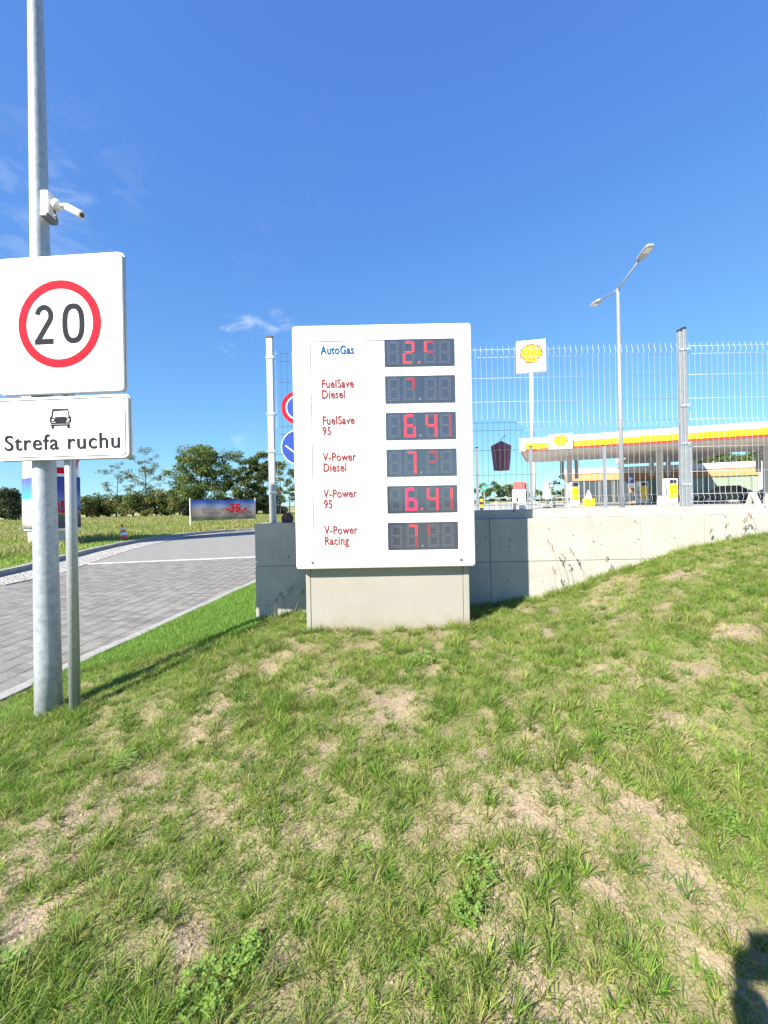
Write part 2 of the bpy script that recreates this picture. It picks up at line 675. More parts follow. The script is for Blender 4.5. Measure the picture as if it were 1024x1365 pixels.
# dead thatch lying on the soil
x, y = cand(210000, -3.0, 4.0, .72, 3.7)
bb = bare(x, y)
k = in_view(x, y) & not_built(x, y) & (rng.random(len(x)) < np.clip(.22 + .55 * bb * (1.25 - bb) * 2 - .35 * (bb > .85), 0.02, 1))
x, y = x[k], y[k]
n = len(x)
cg = STRAW[rng.integers(0, 4, n)] * rng.uniform(.6, 1.15, n)[:, None]
o = blades('dry_grass', x, y, rng.uniform(.015, .045, n), rng.uniform(.0012, .0024, n), rng.uniform(.8, 1.3, n), cg, m=grass_m, up=.10)
tag(o, 'dead straw-coloured grass lying on bare soil of the bank', 'dry grass', kind='stuff')

# crumbs of soil and small stones where the turf is open
x, y = cand(60000, -2.6, 3.6, .75, 3.6)
bb = bare(x, y)
k = in_view(x, y) & not_built(x, y) & (rng.random(len(x)) < bb * .55)
x, y = x[k], y[k]
n = len(x)
r_ = .0012 + .0055 * rng.random(n) ** 4
z = gz(x, y) + r_ * .2
oc = np.array([(1, 0, 0), (0, 1, 0), (-1, 0, 0), (0, -1, 0), (0, 0, .8), (0, 0, -.8)])
V = np.stack([x, y, z], -1)[:, None, :] + oc[None] * r_[:, None, None] * rng.uniform(.6, 1.4, (n, 6, 1))
F = (np.arange(n) * 6)[:, None, None] + np.array([(0, 1, 4), (1, 2, 4), (2, 3, 4), (3, 0, 4), (1, 0, 5), (2, 1, 5), (3, 2, 5), (0, 3, 5)])[None]
cg = np.array((.36, .28, .20)) * rng.uniform(.55, 1.35, n)[:, None] + rng.uniform(0, .06, n)[:, None]
o = link('soil_crumbs', np_mesh('soil_crumbs', V.reshape(-1, 3), F.reshape(-1, 3), np.repeat(cg, 6, 0), 3), mat('crumb', (.3, .25, .2), .95, attr='Col', spec=.15))
tag(o, 'crumbs of dry soil and tiny stones on the bare patches', 'soil crumbs', kind='stuff')

# verge beside the road, beyond the wall end
x = rng.uniform(-3.3, -1.1, 190000)
y = 3.4 + (14 - 3.4) * rng.random(190000) ** 1.7
k = not_built(x, y) & (x > -.95 * y - .2) & (x < -.25 * y)
x, y = x[k], y[k]
n = len(x)
cg = GREENS[rng.integers(0, 4, n)] * np.array((.85, 1.0, .95)) * rng.uniform(.8, 1.2, n)[:, None]
o = blades('grass', x, y, rng.uniform(.03, .075, n), rng.uniform(.003, .006, n), rng.uniform(.2, 1.0, n), cg, m=grass_m)
tag(o, 'even green lawn strip between the paved road and the concrete wall', 'grass', kind='stuff')

# ------------------------------------------------------------------ road, kerbs, pavers
FAR = [(-9.6, -4), (-8.6, 4), (-8.45, 7.5), (-8.4, 9.2), (-8.75, 10.5), (-9.4, 12.8), (-10.1, 15.6), (-10.45, 18.9), (-10.1, 21.6), (-9.0, 23.9),
       (-7.2, 25.3), (-4.5, 26.6), (-1.2, 27.4)]


def smooth_path(P, n=8):
    P = [Vector((a, b, 0)) for a, b in P]
    out = []
    for i in range(len(P) - 1):
        p0, p1, p2, p3 = P[max(i - 1, 0)], P[i], P[i + 1], P[min(i + 2, len(P) - 1)]
        for k in range(n):
            t = k / n
            out.append(.5 * ((2 * p1) + (p2 - p0) * t + (2 * p0 - 5 * p1 + 4 * p2 - p3) * t * t + (3 * p1 - p0 - 3 * p2 + p3) * t ** 3))
    out.append(P[-1])
    return out


far = smooth_path(FAR)
near = [Vector((float(road_near(y)), y, 0)) for y in np.linspace(-4, 24, 60)]
near[-1] = Vector((-1.2, 22.5, 0))
near = [p for p in near if p.x < -1.2] + [Vector((-1.19, 24, 0))]
rd = MB()
poly = [(p.x, p.y, -.010) for p in near] + [(p.x, p.y, -.010) for p in reversed(far)]
rd.add(poly, [tuple(range(len(poly)))])


def paver_mat(name, base):
    m = mat(name, base, .8, var=.25, vscale=1.2, bump=.5, bscale=60, spec=.3)
    return m


joint_m = mat('joint_sand', (.115, .112, .110), .95, var=.3, vscale=8)
road = rd.build('road', joint_m)
tag(road, kind='structure')

# block pavers with a waved edge, laid in rows as far as the white line
paver_cols = [mat('paver_grey_%s' % t, c, .75, var=.22, vscale=9, bump=.4, bscale=70, spec=.3)
              for t, c in (('a', (.225, .213, .195)), ('b', (.262, .248, .228)), ('c', (.185, .175, .161)))]
PW, PH = .20, .10


def paver_poly(g=.0035, amp=.020):
    pts = []
    nn = 4
    for k in range(nn + 1):
        t = k / nn
        pts.append((g + t * (PW - 2 * g), g + amp * math.sin(2 * math.pi * t)))
    for k in range(nn, -1, -1):
        t = k / nn
        pts.append((g + t * (PW - 2 * g), PH - g + amp * math.sin(2 * math.pi * t)))
    return pts


def line_y(x):      # the white cross line
    return 11.0 + (x + 8.1) * (0.87 / 4.45)


pv_me = []
for m_ in paver_cols:
    mb = MB()
    pp = paver_poly()
    mb.prism(pp, 'z', -.03, 0)
    me = mb.mesh('paver')
    me.materials.append(m_)
    pv_me.append(me)
farx = lambda yy: float(np.interp(yy, [p.y for p in far if p.y < 20], [p.x for p in far if p.y < 20])) + 1.0
spots = []
for r in range(22, 118):
    yy = r * PH
    x0 = math.floor(farx(yy) / PW) * PW
    c = 0
    while True:
        xx = x0 + c * PW
        c += 1
        if xx > road_near(yy) - .10:
            break
        if xx + PW < -.98 * yy - .1 or xx < farx(yy) + .02:
            continue
        if line_y(xx) - .06 < yy + PH:
            continue
        spots.append((xx, yy, random.random()))
spots.sort(key=lambda s: s[0] ** 2 + s[1] ** 2)
vis = [s for s in spots if s[0] + PW > -.92 * s[1]]
one = set(id(s) for s in vis[:300])
stuffs = [MB(), MB(), MB()]
pp = paver_poly()
for s in spots:
    i = 0 if s[2] < .5 else (1 if s[2] < .8 else 2)
    dz = (s[2] * 7 % 1 - .5) * .004
    if id(s) in one:
        link('paver', pv_me[i], None, road, (s[0], s[1], dz))
    else:
        nP = len(pp)
        stuffs[i].add([(s[0] + u, s[1] + w, dz - .012) for u, w in pp] + [(s[0] + u, s[1] + w, dz) for u, w in pp],
                      [tuple(range(nP, 2 * nP))] + [(a, (a + 1) % nP, (a + 1) % nP + nP, a + nP) for a in range(nP)])
for sm, m_ in zip(stuffs, paver_cols):
    o = sm.build('pavers', m_, road)
    tag(o, kind='stuff')

# edging stones on the grass side (narrow pale concrete edging, flush)
edge_m = mat('edging', (.34, .33, .315), .85, var=.25, vscale=6, bump=.4)
for i in range(24):
    y0, y1 = 1.5 + i * .5, 1.5 + i * .5 + .493
    xa, xb = float(road_near(y0)), float(road_near(y1))
    mb = MB()
    mb.prism([(xa - .10, y0), (xa + .02, y0), (xb + .02, y1), (xb - .10, y1)], 'z', -.05, .006 + .004 * (i % 3))
    mb.build('edging_stone', edge_m, road)

# white marking of pale blocks across the road
wh_m = mat('white_block', (.72, .71, .69), .8, var=.2, vscale=10)
k = 0
xx = -8.1
while xx < -2.3:
    mb = MB()
    mb.prism([(xx, line_y(xx) - .05), (xx + .19, line_y(xx + .19) - .05), (xx + .19, line_y(xx + .19) + .06), (xx, line_y(xx) + .06)], 'z', -.03, .002)
    mb.build('white_block', wh_m, road)
    xx += .197
# finer paving beyond the line
fine_m = mat('fine_paving', (.245, .232, .213), .85, var=.18, vscale=2.0, bump=.5, bscale=25)
fp = MB()
edge_far = [p for p in far if p.y > 11.2]
edge_near = [p for p in near if p.y > 12.2]
poly = [(-8.15, line_y(-8.15) + .07, -.004), (-2.05, line_y(-2.05) + .07, -.004)] + [(p.x - .02, p.y, -.004) for p in edge_near] + \
       [(p.x + 1.05 if p.y < 22 else p.x + .5, p.y - (.0 if p.y < 22 else .9), -.004) for p in reversed(edge_far)]
fp.add(poly, [tuple(range(len(poly)))])
tag(fp.build('fine_paving', fine_m), kind='structure')

# pale granite setts between pavers and kerb, then the kerb
m_sett = bpy.data.materials.new('granite_setts')
m_sett.use_nodes = True
n_, l_ = m_sett.node_tree.nodes, m_sett.node_tree.links
p_ = n_['Principled BSDF']
p_.inputs['Roughness'].default_value = .85
t_ = n_.new('ShaderNodeTexCoord')
vo = n_.new('ShaderNodeTexVoronoi')
vo.inputs['Scale'].default_value = 9
vd = n_.new('ShaderNodeTexVoronoi')
vd.inputs['Scale'].default_value = 9
vd.feature = 'DISTANCE_TO_EDGE'
l_.new(t_.outputs['Object'], vo.inputs['Vector'])
l_.new(t_.outputs['Object'], vd.inputs['Vector'])
cr = n_.new('ShaderNodeValToRGB')
cr.color_ramp.elements[0].color = (.30, .285, .26, 1)
cr.color_ramp.elements[1].color = (.52, .49, .45, 1)
l_.new(vo.outputs['Color'], cr.inputs['Fac'])
l_.new(cr.outputs['Color'], p_.inputs['Base Color'])
bp = n_.new('ShaderNodeBump')
bp.inputs['Distance'].default_value = .03
mrr = n_.new('ShaderNodeMapRange')
mrr.inputs['From Max'].default_value = .12
l_.new(vd.outputs['Distance'], mrr.inputs['Value'])
l_.new(mrr.outputs['Result'], bp.inputs['Height'])
l_.new(bp.outputs['Normal'], p_.inputs['Normal'])
st_ = MB()
vs, fs = [], []
for i, p in enumerate(far):
    nxt, prv = far[min(i + 1, len(far) - 1)], far[max(i - 1, 0)]
    d = (nxt - prv).normalized()
    nn = Vector((d.y, -d.x, 0))
    wdt = 1.05 if p.y < 17 else 1.05 - min(1, (p.y - 17) / 7) * .5
    vs += [tuple(p), tuple(p + nn * wdt)]
    if i:
        fs.append((2 * i - 2, 2 * i, 2 * i + 1, 2 * i - 1))
st_.add([(a, b_, .004) for a, b_, _ in vs], fs)
tag(st_.build('sett_strip', m_sett), kind='structure')

kerb_m = mat('kerb_concrete', (.33, .325, .315), .85, var=.3, vscale=4, bump=.4)
kerb = empty('kerb')
tag(kerb, kind='structure')
# walk along the far edge in 1 m stones
acc = [0]
for a, b_ in zip(far[:-1], far[1:]):
    acc.append(acc[-1] + (b_ - a).length)


def along(path, accum, s):
    s = min(max(s, 0), accum[-1] - 1e-4)
    i = int(np.searchsorted(accum, s, 'right')) - 1
    t = (s - accum[i]) / max(1e-6, accum[i + 1] - accum[i])
    return path[i].lerp(path[i + 1], t), (path[i + 1] - path[i]).normalized()


s = 8.0
while s < acc[-1] - 1:
    (a, da), (b_, db) = along(far, acc, s), along(far, acc, s + .985)
    na, nb_ = Vector((-da.y, da.x, 0)), Vector((-db.y, db.x, 0))
    mb = MB()
    dz = random.uniform(-.006, .006)
    mb.prism([(a.x, a.y), (b_.x, b_.y), (b_.x + nb_.x * .15, b_.y + nb_.y * .15), (a.x + na.x * .15, a.y + na.y * .15)], 'z', -.1, .125 + dz)
    mb.build('kerb_stone', kerb_m, kerb)
    s += 1.0

# the meadow beyond the kerb, rising gently
far_in = [(p.x - .14, p.y + (.14 if p.x > -9.5 and p.y > 20 else 0)) for p in far]


def field_z(x, y):
    d = np.sqrt(np.asarray(x, float) ** 2 + np.asarray(y, float) ** 2)
    return .085 + np.clip((d - 14) / 55, 0, 2) * .30 + (fbm(np.asarray(x) * .35, np.asarray(y) * .35, 3) - .5) * .12


fv, ffc = [], []
rows = 26
for i, (a, b_) in enumerate(far_in):
    th = math.atan2(b_ + 3, a)
    for r in range(rows):
        dd = (r / (rows - 1)) ** 2.2 * 170
        X, Y = a + math.cos(th) * dd, b_ + math.sin(th) * dd
        fv.append((X, Y, float(field_z(X, Y)) if r else .085))
    if i:
        for r in range(rows - 1):
            q = i * rows + r
            ffc.append((q - rows, q - rows + 1, q + 1, q))
fm = MB()
fm.add(fv, ffc)
tag(fm.build('meadow', mat('meadow_soil', (.22, .25, .075), .95, var=.5, vscale=.6, tint=(.31, .28, .12)), smooth=True), kind='structure')


def left_of_far(x, y):
    px = np.interp(y, [p.y for p in far], [p.x for p in far])
    return (x < px - .25) | (y > 27.6)


n0 = 150000
ang = rng.uniform(R(92), R(138), n0)
dist = 11 + 50 * rng.random(n0) ** 1.6
x, y = dist * np.cos(ang), dist * np.sin(ang)
x = np.where(np.abs(x) > 60, -30, x)
k = left_of_far(x, y) & (y > 9)
k &= ~((x > -15.5) & (x < -9.6) & (y < 13.5) & (rng.random(n0) < .0))
x, y = x[k], y[k]
n = len(x)
dn = fbm(x * .25 + 4, y * .25, 3)
edge = np.interp(y, [p.y for p in far], [p.x for p in far]) - x
short = (edge < 1.5) & (y < 22)
h = rng.uniform(.08, .26, n) * (.6 + .8 * dn)
h[short] *= .3
pal = np.array([(.22, .30, .065), (.27, .32, .085), (.34, .34, .125), (.41, .38, .17), (.18, .27, .05)])
cg = pal[np.clip((dn * 7 - 1.4 + rng.normal(0, .9, n)), 0, 4).astype(int)] * rng.uniform(.8, 1.15, n)[:, None]
cg[short] = GREENS[rng.integers(0, 4, short.sum())]
w = .012 + .0009 * np.sqrt(x * x + y * y)
o = blades('grass', x, y, h, w, rng.uniform(.1, .6, n), cg, zfun=field_z, m=grass_m)
tag(o, 'tall drying meadow grass running back to the hedgerow', 'grass', kind='stuff')

# ------------------------------------------------------------------ forecourt and retaining wall
SG = .92
fc = MB()
fc.box((-1.02, 4.0, -.3), (150, 115, SG))
tag(fc.build('forecourt', mat('forecourt', (.40, .385, .36), .85, var=.25, vscale=.25, bump=.3, bscale=20)), kind='structure')

conc = mat('cast_concrete', (.445, .425, .39), .9, var=.30, vscale=4.5, bump=.22, bscale=70, tint=(.35, .335, .305), spec=.25, detail=9)
# add fine pits to the concrete
n_, l_ = conc.node_tree.nodes, conc.node_tree.links
t_ = n_.new('ShaderNodeTexCoord')
v_ = n_.new('ShaderNodeTexVoronoi')
v_.inputs['Scale'].default_value = 17
l_.new(t_.outputs['Object'], v_.inputs['Vector'])
mr_ = n_.new('ShaderNodeMapRange')
mr_.inputs['From Min'].default_value = .10
mr_.inputs['From Max'].default_value = .20
l_.new(v_.outputs['Distance'], mr_.inputs['Value'])
nn_ = n_.new('ShaderNodeTexNoise')
nn_.inputs['Scale'].default_value = 5
l_.new(t_.outputs['Object'], nn_.inputs['Vector'])
th_ = n_.new('ShaderNodeMapRange')
th_.inputs['From Min'].default_value = .50
th_.inputs['From Max'].default_value = .62
l_.new(nn_.outputs['Fac'], th_.inputs['Value'])
inv = n_.new('ShaderNodeMath')
inv.operation = 'SUBTRACT'
inv.inputs[0].default_value = 1
l_.new(mr_.outputs['Result'], inv.inputs[1])
pit = n_.new('ShaderNodeMath')
pit.operation = 'MULTIPLY'
l_.new(inv.outputs[0], pit.inputs[0])
l_.new(th_.outputs['Result'], pit.inputs[1])
mxp = n_.new('ShaderNodeMix')
mxp.data_type = 'RGBA'
P_ = n_['Principled BSDF']
src = P_.inputs['Base Color'].links[0].from_socket
l_.new(pit.outputs[0], mxp.inputs['Factor'])
l_.new(src, mxp.inputs['A'])
mxp.inputs['B'].default_value = (.13, .115, .095, 1)
l_.new(mxp.outputs['Result'], P_.inputs['Base Color'])

wall = empty('concrete_wall', (0, 3.75, 0), label='low cast concrete retaining wall carrying the mesh fence', cat='wall')
core_m = mat('concrete_joint', (.30, .29, .27), .95, var=.3, vscale=10)
core = MB()
core.box((-1.145, .012, .0), (12.0, .24, 1.255))
core.build('wall_core', core_m, wall)
joints = [-1.16, -.10, .94, 2.29, 2.86, 4.1, 5.5, 7.0, 9.0, 12.0]
lev = [.05, .885, 1.266]
for a, b_ in zip(joints[:-1], joints[1:]):
    for z0, z1 in zip(lev[:-1], lev[1:]):
        mb = MB()
        g = .002
        dy = random.uniform(-.003, .003)
        mb.box((a + g, dy, z0 + g), (b_ - g, .05, z1 - (g if z1 < 1.2 else 0)))
        mb.build('concrete_panel', conc, wall, bevel=.0025)
mb = MB()
mb.box((-1.15, .052, 1.256), (12, .25, 1.266))
mb.build('wall_top', conc, wall)
for a, b_ in ((.0, 1.87), (1.873, 3.90), (3.903, 6.0), (6.003, 9.0)):
    mb = MB()
    mb.box((a, .075, 1.2665), (b_, .29, 1.345))
    mb.build('coping', conc, wall, bevel=.004)
# return wall going back along the forecourt's left side
mb = MB()
mb.box((-1.145, .2505, -.1), (-.99, 20, 1.15))
mb.build('return_wall', conc, wall)

# ------------------------------------------------------------------ mesh fence
galv = mat('galvanised', (.40, .42, .44), .5, metal=.5, var=.3, vscale=25, tint=(.29, .31, .34))
wire_m = mat('zinc_wire', (.50, .52, .54), .5, metal=.45, var=.15, vscale=30)
cap_m = mat('post_cap', (.03, .035, .045), .5)
fence = empty('mesh_fence', (0, 3.90, 0), label='tall galvanised welded mesh fence on top of the concrete wall', cat='fence')


def fpost(x, zb, zt, w=.042, y=0):
    mb = MB()
    mb.box((x - w / 2, y - .02, zb), (x + w / 2, y + .02, zt))
    p = mb.build('post', galv, fence, bevel=.003)
    mb = MB()
    mb.box((x - w / 2 - .0005, y - .022, zt + .0005), (x + w / 2 + .0005, y + .022, zt + .022))
    mb.build('post_cap', cap_m, p, bevel=.004)
    return p


posts = [(-1.035, 1.267, 2.98, 0.058, .01), (.78, 1.346, 2.99, .05, .0), (2.778, 1.346, 2.970, .027, .01), (2.809, 1.346, 2.985, .030, .0), (4.82, 1.346, 2.985, .05, 0)]
pobj = [fpost(*q) for q in posts]
clampm = mat('clamp_steel', (.62, .63, .64), .35, metal=.7)
for (x, zb, zt, w, y), po in zip(posts, pobj):
    for z in (1.55, 1.93, 2.28, 2.80):
        mb = MB()
        mb.box((x - w / 2 - .004, y - .026, z - .012), (x + w / 2 + .004, y - .0205, z + .012))
        mb.tube([(x + (w / 2 + .012), y - .035, z), (x + (w / 2 + .012), y - .015, z)], .009, 8)
        mb.build('clamp', clampm, po)
WP = .052
folds = [2.80, 2.12, 1.425]


def wire_pts():
    pts = [(0, 2.865)]
    for z in folds:
        pts += [(0, z + .036), (-.017, z), (0, z - .036)]
    pts.append((0, 1.352))
    return pts


wmb = MB()
wmb.tube([(0, yy, zz) for yy, zz in wire_pts()], 0.0016, 5)
wire_me = wmb.mesh('wire')
wire_me.materials.append(wire_m)
wire_me.shade_smooth()
for (xa, xb) in ((-1.0, .755), (.80, 2.745), (2.84, 4.79)):
    mb = MB()
    for z in folds:
        for dz in (.036, -.036):
            mb.tube([(xa, .005, z + dz), (xb, .005, z + dz)], .0019, 5)
    for z in (2.57, 2.35, 1.90, 1.67):
        mb.tube([(xa, .005, z), (xb, .005, z)], .0019, 5)
    panel = mb.build('mesh_panel', wire_m, fence, smooth=True)
    k = 0
    while xa + .02 + k * WP < xb:
        X = xa + .02 + k * WP
        k += 1
        link('wire', wire_me, None, panel, (X, 0, 0))

# ------------------------------------------------------------------ fuel price sign
white = mat('white_enamel', (.80, .80, .79), .35, var=.06, vscale=3, coat=.2)
off_white = mat('white_panel', (.82, .82, .81), .4, var=.05, vscale=4)
grey_line = mat('seam_grey', (.16, .16, .16), .8)
red_print = mat('red_print', (.235, .045, .055), .8, spec=.1)
blue_print = mat('blue_print', (.012, .085, .24), .8, spec=.1)
beige = mat('beige_sheet', (.335, .325, .295), .5, var=.14, vscale=2.5, tint=(.30, .285, .25), detail=8)
led_panel = mat('display_face', (.046, .056, .086), .14, spec=1.0, var=.25, vscale=6, coat=1.0)
led_off = mat('led_unlit', (.15, .162, .19), .5)
screw_m = mat('screw', (.22, .22, .22), .4, metal=.6)
lit = {}
for k_, (c_, s_) in {'hot': ((1, .05, .09), .62), 'mid': ((1, .12, .13), .42), 'low': ((1, .2, .24), .13), 'pink': ((1, .02, .13), 1.0)}.items():
    lit[k_] = mat('led_lit_' + k_, (.25, .02, .02), .5, emit=c_, estr=s_)

ps = empty('fuel_price_sign', (.006, 3.115, .945), label='white fuel price board with six red digit displays on a beige base', cat='price sign')
W2, H = .668, 1.823
mb = MB()
prof = [(0.018, 0.0), (0.0, .012)] + [(0, H - .07)]
prof = []
# side profile (y, z): front face flat, top front edge softly rounded
sidep = [(0, 0), (0, H - .05)] + [(.05 - .05 * math.cos(R(a)), H - .05 + .05 * math.sin(R(a))) for a in (18, 36, 54, 72, 90)] + [(.20, H), (.23, H - .03), (.23, 0)]
mb.prism(sidep, 'x', -W2, W2)
mb.build('cabinet', white, ps, bevel=.022)
# front panel: its left and top seams show
mb = MB()
mb.box((-W2 + .1345, -.0032, .112), (-W2 + .1385, -.0004, H - .132))
mb.box((-W2 + .1387, -.0032, H - .1352), (-W2 + .686, -.0004, H - .132))
mb.box((-W2 + .1387, -.0032, .112), (-W2 + .686, -.0004, .1135))
mb.build('panel_seam', grey_line, ps)
for sx in (-W2 + .125, W2 - .11):
    mb = MB()
    mb.tube([(sx, -.004, .052), (sx, .002, .052)], .012, 10)
    mb.build('screw', screw_m, ps)

SEG = {'a': ('h', 2), 'g': ('h', 1), 'd': ('h', 0), 'f': ('v', 0, 1), 'b': ('v', 1, 1), 'e': ('v', 0, 0), 'c': ('v', 1, 0)}
DW, DH = .090, .172


def seg_dots(s):
    q = SEG[s]
    out = []
    p = .0112
    if q[0] == 'h':
        z = {0: .0056, 1: DH / 2 - .0056, 2: DH - .0168}[q[1]]
        for i in range(2, 6):
            for j in range(2):
                out.append((.0056 + i * p, z + j * p))
    else:
        x0 = 0.0056 if q[1] == 0 else DW - .0056 - p
        z0 = .0056 if q[2] == 0 else DH / 2 + .0056
        for i in range(2):
            for j in range(7):
                out.append((x0 + i * p, z0 + j * .0116))
    return out


def dots(mb, pts, ox, oz, y, r=.0034):
    for (a, b_) in pts:
        X, Z = ox + a, oz + b_
        mb.add([(X - r, y, Z - r), (X + r, y, Z - r), (X + r, y, Z + r), (X - r, y, Z + r),
                (X - r, y + .002, Z - r), (X + r, y + .002, Z - r), (X + r, y + .002, Z + r), (X - r, y + .002, Z + r)],
               [(0, 1, 2, 3), (0, 4, 5, 1), (1, 5, 6, 2), (2, 6, 7, 3), (3, 7, 4, 0)])


rows_lit = [
    [{}, {s_: 'mid' for s_ in 'abged'}, {'a': 'low', 'f': 'mid', 'g': 'low'}, {}],
    [{}, {'a': 'low', 'b': 'low'}, {}, {}],
    [{}, {s_: 'hot' for s_ in 'afgedc'}, {'f': 'mid', 'g': 'mid', 'b': 'hot', 'c': 'hot'}, {'b': 'low', 'c': 'low'}],
    [{}, {'a': 'mid', 'b': 'hot', 'c': 'mid'}, {'a': 'low', 'b': 'low', 'g': 'low'}, {}],
    [{}, {s_: 'pink' for s_ in 'afgedc'}, {'f': 'hot', 'g': 'hot', 'b': 'hot', 'c': 'hot'}, {'b': 'mid', 'c': 'low'}],
    [{}, {'a': 'mid', 'b': 'mid', 'c': 'low'}, {'f': 'low'}, {}],
]
dotlit = ['mid', None, None, None, 'mid', None]
for r_ in range(6):
    x0 = -W2 + .686
    z1 = H - .130 - r_ * .2714
    z0 = z1 - .2
    mb = MB()
    mb.box((x0, -.006, z0), (x0 + .517, -.0005, z1))
    disp = mb.build('price_display', led_panel, ps)
    for ci, cx in enumerate((.020, .134, .293, .399)):
        un = MB()
        groups = {}
        for s_ in SEG:
            lv = rows_lit[r_][ci].get(s_)
            if lv:
                groups.setdefault(lv, MB())
                dots(groups[lv], seg_dots(s_), x0 + cx, z0 + .014, -.0085, .0040)
            else:
                dots(un, seg_dots(s_), x0 + cx, z0 + .014, -.008, .0026)
        tag(un.build('unlit_digit', led_off, disp), kind='stuff')
        for lv, g_ in groups.items():
            tag(g_.build('lit_digit', lit[lv], disp), kind='stuff')
    mb = MB()
    mb.tube([(x0 + .256, -.0085, z0 + .026), (x0 + .256, -.0055, z0 + .026)], .009, 8)
    mb.build('decimal_point', lit[dotlit[r_]] if dotlit[r_] else led_off, disp)
names = [('AutoGas', None, blue_print), ('FuelSave', 'Diesel', red_print), ('FuelSave', '95', red_print), ('V-Power', 'Diesel', red_print),
         ('V-Power', '95', red_print), ('V-Power', 'Racing', red_print)]
for r_, (a, b_, m_) in enumerate(names):
    zb = H - .228 - r_ * .2714 + (.022 if r_ else 0)
    text('lettering', a, .088, m_, ps, (-W2 + .214, -.0022, zb), sx=.73, bold=.0021, spacing=1.08)
    if b_:
        text('lettering', b_, .088, m_, ps, (-W2 + .214, -.0022, zb - .078), sx=.73, bold=.0021, spacing=1.08)
# beige base, with soil splashed up its foot
n_, l_ = beige.node_tree.nodes, beige.node_tree.links
P_ = n_['Principled BSDF']
t_ = n_.new('ShaderNodeTexCoord')
sx_ = n_.new('ShaderNodeSeparateXYZ')
l_.new(t_.outputs['Object'], sx_.inputs[0])
no_ = n_.new('ShaderNodeTexNoise')
no_.inputs['Scale'].default_value = 9
no_.inputs['Detail'].default_value = 8
no_.inputs['Roughness'].default_value = .7
l_.new(t_.outputs['Object'], no_.inputs['Vector'])
ma_ = n_.new('ShaderNodeMath')
ma_.operation = 'MULTIPLY_ADD'
ma_.inputs[1].default_value = -.32
l_.new(no_.outputs['Fac'], ma_.inputs[0])
l_.new(sx_.outputs['Z'], ma_.inputs[2])
mr_ = n_.new('ShaderNodeMapRange')
mr_.inputs['From Min'].default_value = -.53
mr_.inputs['From Max'].default_value = -.66
mr_.inputs['To Max'].default_value = .75
l_.new(ma_.outputs[0], mr_.inputs['Value'])
mxd = n_.new('ShaderNodeMix')
mxd.data_type = 'RGBA'
l_.new(mr_.outputs['Result'], mxd.inputs['Factor'])
l_.new(P_.inputs['Base Color'].links[0].from_socket, mxd.inputs['A'])
mxd.inputs['B'].default_value = (.27, .225, .155, 1)
l_.new(mxd.outputs['Result'], P_.inputs['Base Color'])
mb = MB()
mb.box((-.575, .088, -.56), (.585, .30, -.0005))
mb.build('base', beige, ps, bevel=.003)
for (a, b_) in ((-.612, -.578), (.588, .632)):
    mb = MB()
    mb.box((a, .085, -.56), (b_, .305, -.0005))
    mb.build('base_post', beige, ps, bevel=.003)

# ------------------------------------------------------------------ road signs on a post, with the lamp column behind
sign_white = mat('sign_white', (.80, .80, .80), .75, var=.05, vscale=3, spec=.2)
sign_red = mat('sign_red', (.60, .012, .028), .8, spec=.1)
sign_dark = mat('sign_black', (.020, .021, .030), .8, spec=.1)
sign_back = mat('sign_alu', (.46, .47, .48), .4, metal=.6)
yaw = R(-4.0)
SX, SY = -1.925, 2.52
sg = empty('speed_limit_sign', (SX, SY, 0), yaw, label='white board with a red-ringed 20 speed limit', cat='road sign')


def zpx(v, D):
    return CZ + (672 - v) / 560 * D


zc = 2.538
bw, bh = .79, .82
mb = MB()
mb.prism(rrect(bw, bh, .025, cz=zc), 'y', 0, .018)
mb.build('board', sign_white, sg)
mb = MB()
mb.prism(rrect(bw + .012, bh + .012, .03, cz=zc), 'y', .0185, .032)
mb.build('board_back', sign_back, sg)
mb = MB()
ring_mesh(mb, .0, zc - .0, .262, .212, -.002, -.0004, 72)
mb.build('red_ring', sign_red, sg)
# digit 2 and digit 0 as strokes
mb = MB()
pts = []
dx0, zz0, dh, dw = -.155, zc - .118, .236, .115
for a in np.linspace(170, -38, 16):
    pts.append((dx0 + dw / 2 + (dw / 2 - .014) * math.cos(R(a)), zz0 + dh - .0655 + (.0515) * math.sin(R(a))))
pts += [(dx0 + .012, zz0 + .017), (dx0 + .06, zz0 + .0172), (dx0 + dw, zz0 + .017)]
ribbon(mb, pts[:-2], .031, -.002, -.0005)
mb.box((dx0 - .003, -.0022, zz0), (dx0 + dw, -.0004, zz0 + .032))
mb.build('digit_two', sign_dark, sg)
mb = MB()
vs, fs = [], []
for k in range(48):
    t = 2 * math.pi * k / 48
    c, s_ = math.cos(t), math.sin(t)
    e = lambda q, r: math.copysign(abs(q) ** .8, q) * r
    X, Z = .088, zz0 + dh / 2
    vs += [(X + e(c, .070), -.002, Z + e(s_, .119)), (X + e(c, .038), -.002, Z + e(s_, .087)), (X + e(c, .038), -.0005, Z + e(s_, .087)), (X + e(c, .070), -.0005, Z + e(s_, .119))]
for k in range(48):
    a, b_ = 4 * k, 4 * ((k + 1) % 48)
    for q in range(4):
        fs.append((a + q, b_ + q, b_ + (q + 1) % 4, a + (q + 1) % 4))
mb.add(vs, fs)
mb.build('digit_zero', sign_dark, sg)

